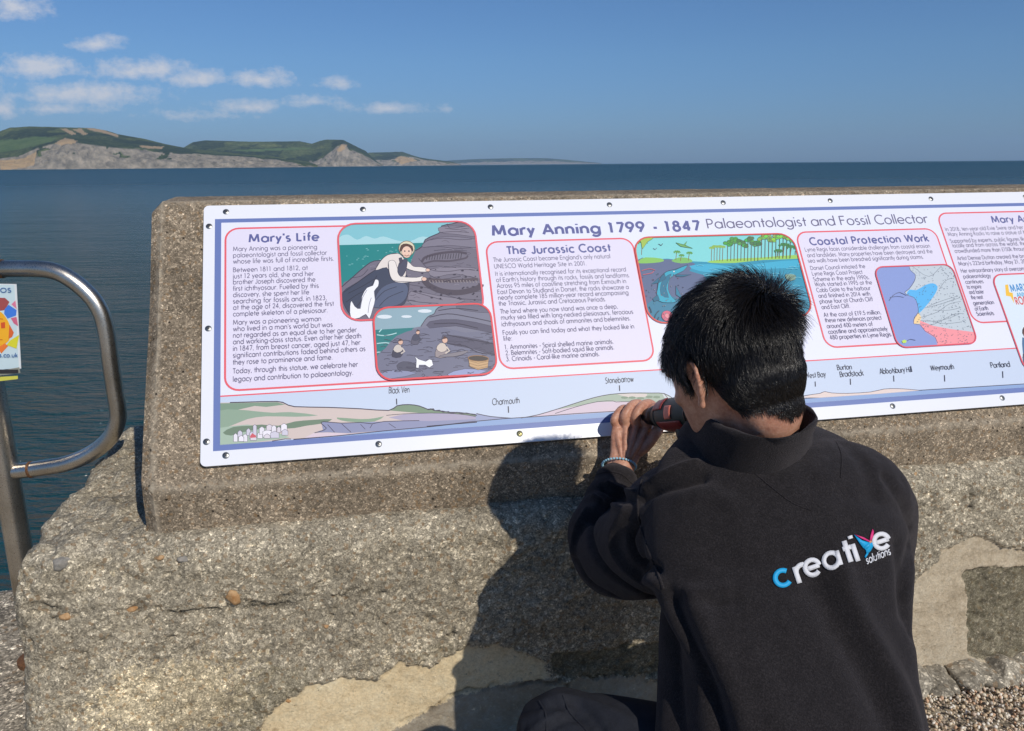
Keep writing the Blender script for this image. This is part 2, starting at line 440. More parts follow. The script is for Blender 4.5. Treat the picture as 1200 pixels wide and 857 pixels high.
# ================================================================== GROUND
def concrete(name, base, grain=260, bump=.0022, contrast=1.0, white=1.0):
    m = M(name, base, .95, 0, .2)
    c = tuple(base); K = contrast
    big = m.noise(3.2, 6, .62); mid = m.noise(24, 6, .7); fine = m.noise(700, 3, .7)
    body = m.ramp(m.mix(.42, big, mid), [(.32, tuple(x * .56 for x in c)), (.5, c), (.66, tuple(min(1, x * 1.5) for x in c))])
    nv = m.node('ShaderNodeVectorMath', operation='MULTIPLY_ADD')
    nn = m.node('ShaderNodeTexNoise'); nn.inputs['Scale'].default_value = 150; m.l.new(m.tc(), nn.inputs[0])
    m.l.new(nn.outputs[1], nv.inputs[0]); nv.inputs[1].default_value = (.0022,) * 3; m.l.new(m.tc(), nv.inputs[2])
    def cell(sc_):
        sp = m.node('ShaderNodeSeparateColor'); m.l.new(m.voro(sc_, 'Color', vec=nv.outputs[0]), sp.inputs[0]); return sp.outputs
    a_ = cell(grain); b_ = cell(grain * .42)
    g = lambda v: 1 + (v - 1) * K
    t1 = m.ramp(m.math('MULTIPLY', a_[0], 1.0), [(0, g(.42) / 4), (.25, g(.78) / 4), (.62, g(1.05) / 4), (.84, g(1.45) / 4), (.90, g(1.6) / 4), (.94, g(2.5 * white) / 4), (1, g(3.3 * white) / 4)])
    t2 = m.ramp(b_[0], [(0, g(.66) / 4), (.5, 1 / 4), (.88, g(1.25) / 4), (.93, g(1.9) / 4)])
    t1 = m.mix(1.0, t1, (4, 4, 4), 'MULTIPLY'); t2 = m.mix(1.0, t2, (4, 4, 4), 'MULTIPLY')
    k = m.mix(1.0, body, t1, 'MULTIPLY'); k = m.mix(1.0, k, t2, 'MULTIPLY')
    k = m.mix(1.0, k, m.mix(1.0, m.ramp(fine, [(.3, .32), (.7, .68)]), (2, 2, 2), 'MULTIPLY'), 'MULTIPLY')
    k = m.mix(m.math('MULTIPLY', m.ramp(b_[1], [(.90, 0.0), (.94, .5)]), 1.0), k, (.28, .17, .08))
    m._body = k; m._mid = mid
    m.color(k)
    hgt = m.math('ADD', m.math('MULTIPLY', t1, .5), m.math('MULTIPLY', mid, 1.2)); hgt = m.math('ADD', hgt, m.math('MULTIPLY', b_[2], .7))
    m.bump(hgt, bump, 1.0)
    return m
mc = concrete('plinth_concrete', (.225, .180, .128), grain=380, bump=.0012, contrast=.72)
# pits left by air bubbles
pit = mc.voro(38, 'Distance'); mc.color(mc.mix(mc.ramp(pit, [(.05, 1.0), (.10, 0.0)]), mc._body, (.05, .038, .028)))
mc._b2 = mc.mix(mc.ramp(pit, [(.05, 1.0), (.10, 0.0)]), mc._body, (.05, .038, .028)); mc.color(mc.mix(mc.math('MULTIPLY', mc.attr('lit_edge'), mc.ramp(mc.noise(60, 4, .7), [(.4, .1), (.55, .9)])), mc._b2, (.44, .38, .29)))  # edges that catch the light are painted paler, broken up by noise
mc.bump(mc.ramp(pit, [(.04, 0.0), (.12, 1.0)]), .004)
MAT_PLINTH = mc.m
MAT_GROUND = concrete('promenade_concrete', (.31, .265, .20), grain=190, bump=.004).m

# promenade sheet, quay edge and quay face
gx = np.concatenate([[-60, -20, -6], np.arange(-2.6, 3.2, .03), [6, 20, 60]])
gy_ = np.concatenate([[-60, -15, -3, -.5], np.arange(.3, 2.62, .03)])
X, Y = np.meshgrid(gx, gy_); Pg = np.stack([X.ravel(), Y.ravel(), np.zeros(X.size)], 1)
fine = (np.abs(Pg[:, 0]) < 3) & (Pg[:, 1] > .2)
Pg[:, 2] += np.where(fine, fbm(Pg * 9, 4, 5) * .006 - .004, 0)
nr, nc = len(gy_), len(gx)
edge_row = Pg[-nc:].copy(); edge_row[:, 1] += .02 + fbm(edge_row * 3, 3, 8) * .02; edge_row[:, 2] -= .03
low = edge_row.copy(); low[:, 2] = SEA_Z - 2
Pg = np.vstack([Pg, edge_row, low])
prom = mesh('promenade', Pg, grid_faces(nr + 2, nc), MAT_GROUND, wall=True); setp(prom, kind='structure')

# ================================================================== SEA WALL
S0, PF, ZT, PB = -.705, 1.573, .589, 2.40          # left end, front face, top, back
def fp(x, y): q = at_p(x, y, PF); return (q.x, q.z)
# outline walked from the far right of the front, round the left corner, along the left end to the back
def outline():
    pts = []
    for s in np.concatenate([np.concatenate([np.linspace(12, 3.7, 40), np.linspace(3.6, 1.9, 60)])[:-1], np.arange(1.9, S0 + .035, -.0045)]): pts.append((s, PF, 0, 1))
    r = .035
    for a in np.linspace(0, math.pi / 2, 22)[1:-1]: pts.append((S0 + r - r * math.sin(a), PF + r - r * math.cos(a), math.sin(a), math.cos(a)))
    for p in np.arange(PF + r, PB, .007): pts.append((S0, p, 1, 0))
    return np.array(pts)
OL = outline(); nS = len(OL)
zs = np.concatenate([np.linspace(-.06, ZT - .06, 132)])
prof = [(0, z) for z in zs]
for a in np.linspace(0, math.pi / 2, 14)[1:]: prof.append((.06 * (1 - math.cos(a)), ZT - .06 + .06 * math.sin(a)))
for d in np.arange(.066, .27, .0055): prof.append((d, ZT + .0))
prof = np.array(prof); nP = len(prof)
V = np.zeros((nP, nS, 3)); Nn = np.zeros((nP, nS, 3))
lean = .03
for i, (ins, z) in enumerate(prof):
    batter = (ZT - z) * lean
    V[i, :, 0] = OL[:, 0] + OL[:, 2] * ins - OL[:, 2] * (ZT - z) * .045
    V[i, :, 1] = OL[:, 1] + OL[:, 3] * ins - OL[:, 3] * batter * .3
    V[i, :, 2] = z
    lft = OL[:, 2] > .99; frn = OL[:, 3] > .99
    if ins > .002:
        V[i, frn, 0] = np.maximum(V[i, frn, 0], S0 + ins); V[i, lft, 1] = np.maximum(V[i, lft, 1], PF + ins)
        arc = ~(lft | frn); q_ = min(1, ins / .035); V[i, arc, 0] += (S0 + ins - V[i, arc, 0]) * q_; V[i, arc, 1] += (PF + ins - V[i, arc, 1]) * q_
    t = np.clip(ins / .06, 0, 1); Nn[i, :, 0] = -OL[:, 2] * (1 - t); Nn[i, :, 1] = -OL[:, 3] * (1 - t); Nn[i, :, 2] = t
V = V.reshape(-1, 3); Nn = Nn.reshape(-1, 3); Nn /= np.linalg.norm(Nn, axis=1)[:, None] + 1e-9
s_, z_ = V[:, 0], V[:, 2]; wobs = fbm(V * 9, 4, 2) * .034 + fbm(V * 40, 3, 6) * .016; wobz = fbm(V * 9 + 50, 4, 3) * .030 + fbm(V * 45 + 9, 3, 7) * .016
front = (Nn[:, 1] < -.3)
PLA = [fp(*q) for q in [(296, 900), (300, 850), (330, 815), (383, 800), (440, 797), (462, 772), (500, 776), (540, 765), (575, 760), (600, 768), (640, 780), (648, 799), (770, 790), (860, 800), (900, 930)]]
PLA2 = [fp(*q) for q in [(1040, 690), (1085, 668), (1100, 658), (1120, 642), (1145, 630), (1170, 636), (1200, 640), (1330, 640), (1330, 805), (1130, 808), (1118, 802), (1080, 798), (1000, 800)]]
DK1 = [fp(*q) for q in [(1132, 674), (1148, 667), (1230, 664), (1230, 778), (1160, 779), (1133, 765)]]
DK2 = [fp(*q) for q in [(646, 766), (700, 762), (775, 752), (780, 785), (700, 798), (652, 792)]]
CREAM = PLA
SMO = [fp(*q) for q in [(430, 880), (480, 845), (530, 815), (600, 805), (660, 795), (790, 792), (860, 800), (900, 930)]]
pl = (inpoly(s_ + wobs, z_ + wobz, PLA) | inpoly(s_ + wobs, z_ + wobz, PLA2)) & front
dk = (inpoly(s_ + wobs * .5, z_ + wobz * .5, DK1) | inpoly(s_ + wobs * .6, z_ + wobz * .6, DK2)) & front
sm = inpoly(s_ + wobs * .6, z_ + wobz * .6, SMO) & front
moss = np.clip(np.exp(-((s_ + .22) / .13) ** 2 - ((z_ - .17) / .12) ** 2) + .8 * np.exp(-((s_ - .13) / .1) ** 2 - ((z_ - .27) / .03) ** 2) + dk * .5 + fbm(V * 5, 3, 12) * .35, 0, 1)
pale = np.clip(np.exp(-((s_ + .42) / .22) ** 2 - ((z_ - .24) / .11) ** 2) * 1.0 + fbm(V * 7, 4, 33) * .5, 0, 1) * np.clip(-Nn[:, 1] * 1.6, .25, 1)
dis = fbm(V * 5.5, 4, 1) * .014 + fbm(V * 26, 4, 2) * .0085
grn = fbm(V * 115, 2, 4) * .0042 - np.clip(fbm(V * 60, 3, 19) - .32, 0, 1) * .03
rag = np.exp(-((z_ - ZT + .03) / .09) ** 2) * np.exp(-((s_ + .62) / .13) ** 2)           # broken corner
dis = dis + grn * (1 - pl * .75) + rag * (fbm(V * 17, 4, 51) * .034 - .004)
dis = dis * (1 - .55 * pl) + np.where(pl, -.009, 0) + np.where(dk, -.006 + fbm(V * 60, 3, 14) * .008 + .0, 0)
dis = np.where(sm & ~dk, dis + .004, dis)
CRK = [[(22, 700), (45, 712), (62, 716), (75, 712), (95, 717), (130, 708), (150, 714), (170, 712), (200, 722), (240, 718), (300, 712), (345, 705)],
       [(64, 770), (92, 757), (130, 745), (170, 732), (215, 722)], [(268, 705), (285, 700), (330, 712), (420, 690), (450, 700)], [(150, 715), (158, 708), (166, 714)],
       [(430, 722), (470, 738), (505, 741), (545, 740)], [(60, 730), (70, 722), (85, 716)], [(225, 700), (240, 688), (258, 683)],
       [(1118, 560), (1128, 567), (1136, 575), (1138, 600)], [(1120, 583), (1130, 592)], [(1174, 640), (1170, 662)], [(1133, 775), (1118, 800)],
       [(465, 850), (480, 845), (530, 815), (600, 806), (655, 797)], [(300, 640), (380, 650), (460, 690), (510, 712)], [(660, 800), (690, 830), (740, 835)], [(840, 620), (1060, 600)]]
crk = np.zeros(len(V))
P2 = np.stack([V[:, 0] + fbm(V * 30, 4, 44) * .024, V[:, 2] + fbm(V * 30 + 7, 4, 45) * .022], 1)
topz = V[:, 2] > ZT - .004
for i, c in enumerate(CRK):
    w = [.0040, .0001, .0022, .006, .0018, .004, .0001, .0035, .003, .0001, .0022, .0022, .0001, .0016, .0001][i]
    if w < .001: continue
    d = seg_dist(P2, [fp(*q) for q in c]); crk = np.maximum(crk, np.exp(-(d / w) ** 2) * (front))
crk *= np.clip(.85 + fbm(V * 14, 3, 91) * 1.4, 0, 1); dis -= crk * .011
# edge of the old slab and flints bedded in the mortar
V2 = V + Nn * dis[:, None]
under = (V2[:, 1] > 1.60) & (V2[:, 2] > ZT - .03) & (V2[:, 0] > -.455)
V2[:, 2] = np.where(under, np.minimum(V2[:, 2], ZT + .004), V2[:, 2])
mw = concrete('sea_wall_concrete', (.345, .300, .222), grain=350, bump=.0026, white=.74, contrast=.78)
a_pl, a_dk, a_sm, a_mo, a_cr, a_pa = [mw.attr(k) for k in ('plaster', 'darkstone', 'smooth', 'moss', 'crack', 'pale')]
n1 = mw.noise(7, 6, .65); n2 = mw.noise(45, 5, .7)
plc = mw.ramp(mw.mix(.5, n1, n2), [(.3, (.36, .28, .18)), (.48, (.62, .51, .36)), (.7, (.76, .67, .51))])
smc = mw.ramp(mw.mix(.4, n1, n2), [(.34, (.24, .195, .14)), (.5, (.33, .28, .21)), (.66, (.40, .37, .31))])
dkc = mw.ramp(n2, [(.35, (.035, .032, .018)), (.5, (.085, .075, .04)), (.68, (.20, .18, .11))])
nr_ = mw.noise(70, 6, .8); n3 = mw.noise(160, 4, .7)
def ragged(a, w=1.5): return mw.ramp(mw.math('ADD', a, mw.math('MULTIPLY', mw.math('SUBTRACT', nr_, .5), w)), [(.44, 0.0), (.54, 1.0)])
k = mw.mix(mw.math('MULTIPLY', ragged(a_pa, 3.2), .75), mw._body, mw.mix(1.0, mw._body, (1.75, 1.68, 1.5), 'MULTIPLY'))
k = mw.mix(mw.math('MULTIPLY', ragged(a_mo, 2.4), .45), k, mw.mix(.5, mw._body, (.075, .070, .022)))
R_pl = ragged(a_pl, 2.6)
holes = mw.ramp(mw.noise(52, 5, .75), [(.60, 1.0), (.66, .25)]); R_pl = mw.math('MULTIPLY', R_pl, holes)
plc = mw.mix(mw.attr('cream'), plc, mw.ramp(mw.mix(.5, n1, n2), [(.32, (.44, .31, .17)), (.44, (.84, .66, .40)), (.6, (.88, .74, .49)), (.75, (.90, .82, .63))]))
plc = mw.mix(.14, plc, mw._body); plc = mw.mix(1.0, plc, mw.ramp(n3, [(.3, .76), (.6, 1.0)]), 'MULTIPLY')
k = mw.mix(R_pl, k, plc); k = mw.mix(mw.math('MULTIPLY', ragged(a_sm, 1.0), R_pl), k, mw.mix(.12, smc, mw._body)); k = mw.mix(ragged(a_dk, 1.4), k, mw.mix(.4, dkc, mw._body)); k = mw.mix(mw.math('MULTIPLY', a_cr, .85), k, (.03, .025, .018))
lich = mw.math('MULTIPLY', mw.ramp(mw.noise(13, 4, .7), [(.70, 0.0), (.74, 1.0)]), mw.ramp(n2, [(.45, 0.0), (.6, .7)]))
k = mw.mix(lich, k, (.33, .24, .05))
mw.color(k); mw.bump(n2, .004, .8); mw.bump(R_pl, .0035, -.8)
wallo = mesh('sea_wall', V2, grid_faces(nP, nS)[:, ::-1], mw.m, wall=True)
for nm, a in (('plaster', pl), ('darkstone', dk), ('smooth', sm), ('cream', pl & (s_ < 1.0)), ('moss', moss), ('crack', crk), ('pale', pale)):
    # soften the borders a little along the rows
    A = a.astype(float).reshape(nP, nS)
    for _ in range(1 if nm == 'crack' else 7): A = (A + np.roll(A, 1, 0) + np.roll(A, -1, 0) + np.roll(A, 1, 1) + np.roll(A, -1, 1)) / 5
    at = wallo.data.attributes.new(nm, 'FLOAT', 'POINT'); at.data.foreach_set('value', A.astype(np.float32).ravel())
setp(wallo, 'rough old concrete sea wall with cracked render and pale plaster patches under the sign', 'sea wall')

def rock_vf(c, r, seed, n=2, rough=.22, M_=None):
    bm = bmesh.new(); bmesh.ops.create_icosphere(bm, subdivisions=n, radius=1)
    P = np.array([v.co[:] for v in bm.verts]); F = [[v.index for v in f.verts] for f in bm.faces]; bm.free()
    P = P * (1 + rough * fbm(P * 1.6 + seed * 3.1, 3, seed % 97)[:, None]); P *= np.array(r)
    if M_ is not None: P = P @ np.array(M_).T
    return P + np.array(c), F
def crag_vf(c, r, seed, n=4):
    V_, F_ = rock_vf((0, 0, 0), (1, 1, 1), seed, n, .12); V_ = np.array(V_); rg = np.random.default_rng(seed)
    for _ in range(11):
        nn_ = rg.normal(size=3); nn_ /= np.linalg.norm(nn_); h_ = rg.uniform(.55, .85); d_ = V_ @ nn_ - h_; V_ = V_ - nn_ * (np.clip(d_, 0, None) * .93)[:, None]
    V_ *= 1 + .10 * fbm(V_ * 4 + seed, 4, seed % 50)[:, None]
    return V_ * np.array(r) + np.array(c), F_
def stone_mat(name, c1, c2, sc_=60):
    m = M(name, c1, .75, 0, .4); n = m.noise(sc_, 5, .65); m.color(m.ramp(n, [(.35, c1), (.65, c2)])); m.bump(n, .003); return m.m
MAT_FLINT = stone_mat('orange_flint', (.36, .18, .065), (.52, .34, .18), 90)
MAT_PEBBLE_GREY = stone_mat('grey_pebble', (.18, .17, .15), (.34, .31, .27), 80)
MAT_RUBBLE = concrete('rubble_stone', (.31, .275, .215), grain=200, bump=.004, contrast=.6).m
wbvh = BVHTree.FromPolygons([tuple(v) for v in V2[:, :]], grid_faces(nP, nS).tolist())
def wall_hit(x, y):
    h = wbvh.ray_cast(EYE, wray(x, y).normalized()); return h[0] or at_p(x, y, PF)
def rest(name, x, y, r, mat, sd, sink=.30, rough=.2):
    h = wall_hit(x, y); c = h + Vector((0, 1, 0)) * (r[1] * sink)
    Vv, Ff = crag_vf(c, r, sd, 3)
    o = mesh(name, Vv, Ff, mat, wallo, smooth=True); return o
for i, (x, y, rx, rz, mt) in enumerate([(273, 700, .021, .020, MAT_FLINT), (154, 714, .012, .007, MAT_FLINT), (77, 723, .014, .009, MAT_FLINT), (70, 662, .024, .016, MAT_PEBBLE_GREY),
        (383, 734, .007, .006, MAT_FLINT), (188, 654, .010, .006, MAT_FLINT), (215, 656, .014, .010, MAT_PEBBLE_GREY), (1072, 556, .008, .006, MAT_FLINT), (338, 822, .007, .006, MAT_FLINT), (1160, 533, .012, .007, MAT_PEBBLE_GREY)]):
    rest('flint', x, y, (rx, rx * .7, rz), mt, 100 + i)
# rubble courses at the foot on the right
for i, (x, y, rx, rz) in enumerate([(1092, 818, .055, .035), (1128, 816, .06, .04), (1170, 815, .05, .033), (1215, 812, .06, .035), (1105, 806, .03, .016), (1148, 832, .045, .022), (1087, 842, .05, .03), (1190, 800, .04, .018), (1060, 826, .06, .04), (1250, 812, .06, .03)]):
    q = at_p(x, y, PF - .02); q.z = max(q.z, .012)
    Vv, Ff = crag_vf((q.x, q.y + .01, q.z), (rx * 1.25, .075, rz * 1.3), 200 + i)
    o = mesh('stone', Vv, Ff, MAT_RUBBLE, wallo)

# gravel lying along the foot of the wall
mg = M('gravel', (.4, .3, .2), .7, 0, .4); gc = mg.attr('tone', 'Color'); mg.color(gc)
pm = MB(); tones = []
pal = [lin(c) for c in [(214, 194, 164), (226, 214, 192), (196, 172, 142), (208, 186, 164), (176, 166, 152), (232, 224, 210), (210, 172, 140), (160, 146, 130)]]
bm = bmesh.new(); bmesh.ops.create_icosphere(bm, subdivisions=1, radius=1); PI_ = np.array([v.co[:] for v in bm.verts]); PF_ = np.array([[v.index for v in f.verts] for f in bm.faces]); bm.free()
Vs, Fs = [], []; k0 = 0
for i in range(14000):
    s = rng.uniform(1.05, 2.6) if rng.random() < .8 else rng.uniform(-.6, 2.6); dpt = rng.random() ** 1.2 * .55; p = 1.545 - dpt
    if rng.random() > np.clip((s - .9) / .5, .08, 1): continue
    r = rng.uniform(.0022, .0062); R3 = np.array(Euler((rng.uniform(0, 6), rng.uniform(0, 6), rng.uniform(0, 6))).to_matrix())
    Pv = (PI_ * (1 + .2 * rng.standard_normal((len(PI_), 1)) * .6) * (r * rng.uniform(.8, 1.3), r, r * rng.uniform(.5, .8))) @ R3.T + (s, p, r * .4 + rng.random() * .012)
    Vs.append(Pv); Fs.append(PF_ + k0); k0 += len(PI_); tones.append(np.tile((*pal[rng.integers(len(pal))], 1), (len(PI_), 1)))
gr = mesh('gravel', np.vstack(Vs), np.vstack(Fs), mg.m, wall=True); setp(gr, 'small buff and orange shingle lying along the foot of the wall', 'gravel', kind='stuff')
at = gr.data.color_attributes.new('tone', 'FLOAT_COLOR', 'POINT'); at.data.foreach_set('color', np.vstack(tones).astype(np.float32).ravel())

# ================================================================== COPING PLINTH
pz0 = sgn(0, -.024).z; pf = SG_O.y - .0
sec = []
P_ar = sgn(0, .664, -.006); P_top = sgn(0, -.020, -.006)
secpts = [(P_ar.y - .0, .575), (P_ar.y, P_ar.z - .006), (P_ar.y + .004, P_ar.z + .001), (P_top.y - .006, P_top.z - .006), (P_top.y + .004, P_top.z - .0005), (P_top.y + .17, P_top.z + .004), (P_top.y + .19, P_top.z - .015), (P_top.y + .19, .575)]
PLX0, PLX1 = -.455, 12
def densify(pts, step):
    out = []
    for (a, b) in zip(pts[:-1], pts[1:]):
        n = max(1, int(math.hypot(a[0] - b[0], a[1] - b[1]) / step))
        for i in range(n): out.append((a[0] + (b[0] - a[0]) * i / n, a[1] + (b[1] - a[1]) * i / n))
    out.append(pts[-1]); return np.array(out)
sd = densify(secpts, .011); cyc = sd.mean(0)
xsP = np.concatenate([np.array([PLX0, PLX0 + .012]), np.arange(PLX0 + .024, 2.2, .011), np.linspace(2.25, PLX1, 120)])
Vp = []
for i, x in enumerate(xsP):
    ch = max(0, .024 - (x - PLX0)) * 1.0
    q = sd.copy(); dirc = (cyc - q); dirc /= np.linalg.norm(dirc, axis=1)[:, None]; q = q + dirc * ch; q[0, 1] = q[-1, 1] = .575
    Vp.append(np.stack([np.full(len(q), x), q[:, 0], q[:, 1]], 1))
Vp = np.array(Vp).reshape(-1, 3); nrm = np.stack([0 * Vp[:, 0], Vp[:, 1] - cyc[0], Vp[:, 2] - cyc[1]], 1); nrm /= np.linalg.norm(nrm, axis=1)[:, None]
Vp += nrm * (fbm(Vp * 18, 4, 20) * .0016 + fbm(Vp * 80, 2, 23) * .0006)[:, None]
n0 = len(Vp); endc = [(PLX0, *cyc)]
Fp = grid_faces(len(xsP), len(sd)).tolist(); Vp = np.vstack([Vp, endc])
for j in range(len(sd) - 1): Fp.append((n0, j + 1, j))
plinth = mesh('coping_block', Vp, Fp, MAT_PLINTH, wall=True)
bm = bmesh.new(); bm.from_mesh(plinth.data); bmesh.ops.recalc_face_normals(bm, faces=bm.faces); bm.to_mesh(plinth.data); bm.free(); sharp(plinth, 30)
Pw = Vp; lit_ = np.exp(-(np.hypot(Pw[:, 1] - P_ar.y, Pw[:, 2] - P_ar.z) / .006) ** 2) + np.exp(-(np.hypot(Pw[:, 1] - P_top.y, Pw[:, 2] - P_top.z) / .007) ** 2) + .8 * np.exp(-((Pw[:, 0] - PLX0 - .022) / .006) ** 2)  # mask of the painted highlight along both arrises and the end chamfer
at = plinth.data.attributes.new('lit_edge', 'FLOAT', 'POINT'); at.data.foreach_set('value', np.clip(lit_, 0, 1).astype(np.float32))
setp(plinth, 'brown speckled concrete coping with sloping face and chamfered end, carrying the sign', 'coping')

# ================================================================== HANDRAIL
ms = M('brushed_steel', (.50, .46, .40), .30, 1.0); sn = ms.noise(400, 3, .6); ms.rough(ms.ramp(sn, [(.3, .24), (.7, .38)])); ms.bump(ms.noise(900, 2), .0002)
sb = ms.noise(6, 4); ms.color(ms.ramp(sb, [(.35, (.46, .41, .34)), (.6, (.68, .63, .56))])); MAT_STEEL = ms.m
MAT_RUST = stone_mat('rust', (.10, .045, .02), (.22, .10, .04), 200)
DR = 1.95
def rl(x, y): r = view_ray(x, y); return np.array(EYE + r * (DR / r.y))
rail = empty('handrail', (rl(21, 634)[0], DR, 0), 0, 'brushed steel handrail post with looped end on the quay edge left of the wall', 'handrail')
ro = np.array(rail.location)
loop = catmull([rl(*q) - ro for q in [(-330, 318), (-200, 317), (-120, 316), (-27, 315.5), (20, 315), (48, 315.5), (66, 319), (82, 327), (97, 338.5), (109, 351), (117, 364), (122, 378), (126, 398), (129.5, 425), (134, 455), (138, 480), (137.5, 494), (131, 510), (119, 523), (104, 533), (90, 539.5), (76, 544), (60, 547), (36, 550.5), (12, 553)]], 5)
MB().tube(loop, .0205, 24).build('loop_rail', MAT_STEEL, rail)
post_top = rl(-27, 300); pb = rl(21, 634) - ro
MB().tube([(pb[0], 0, -.1), (pb[0], 0, .3), (pb[0], 0, .9), (pb[0], 0, (rl(-27, 316) - ro)[2])], .032, 28).build('post', MAT_STEEL, rail)
MB().tube([(pb[0], 0, -.005), (pb[0], 0, .006), (pb[0], 0, .009)], [.052, .052, .04], 28).build('base_flange', MAT_RUST, rail)
a, b = rl(38, 550.3) - ro, rl(35.5, 550.6) - ro; MB().tube([a, b], .0222, 24).build('weld_collar', MAT_RUST, rail)
a, b = rl(3, 315.2) - ro, rl(-1, 315.2) - ro; MB().tube([a, b], .0235, 24).build('rail_collar', MAT_RUST, rail)
# a second upright further along the quay, out of the picture
# laminated poster hung on the post
MAT_PR = M('printed_colour', (.5, .5, .5), .45, 0, .35); MAT_PR.color(MAT_PR.attr('ink', 'Color')); MAT_PRINT = MAT_PR.m
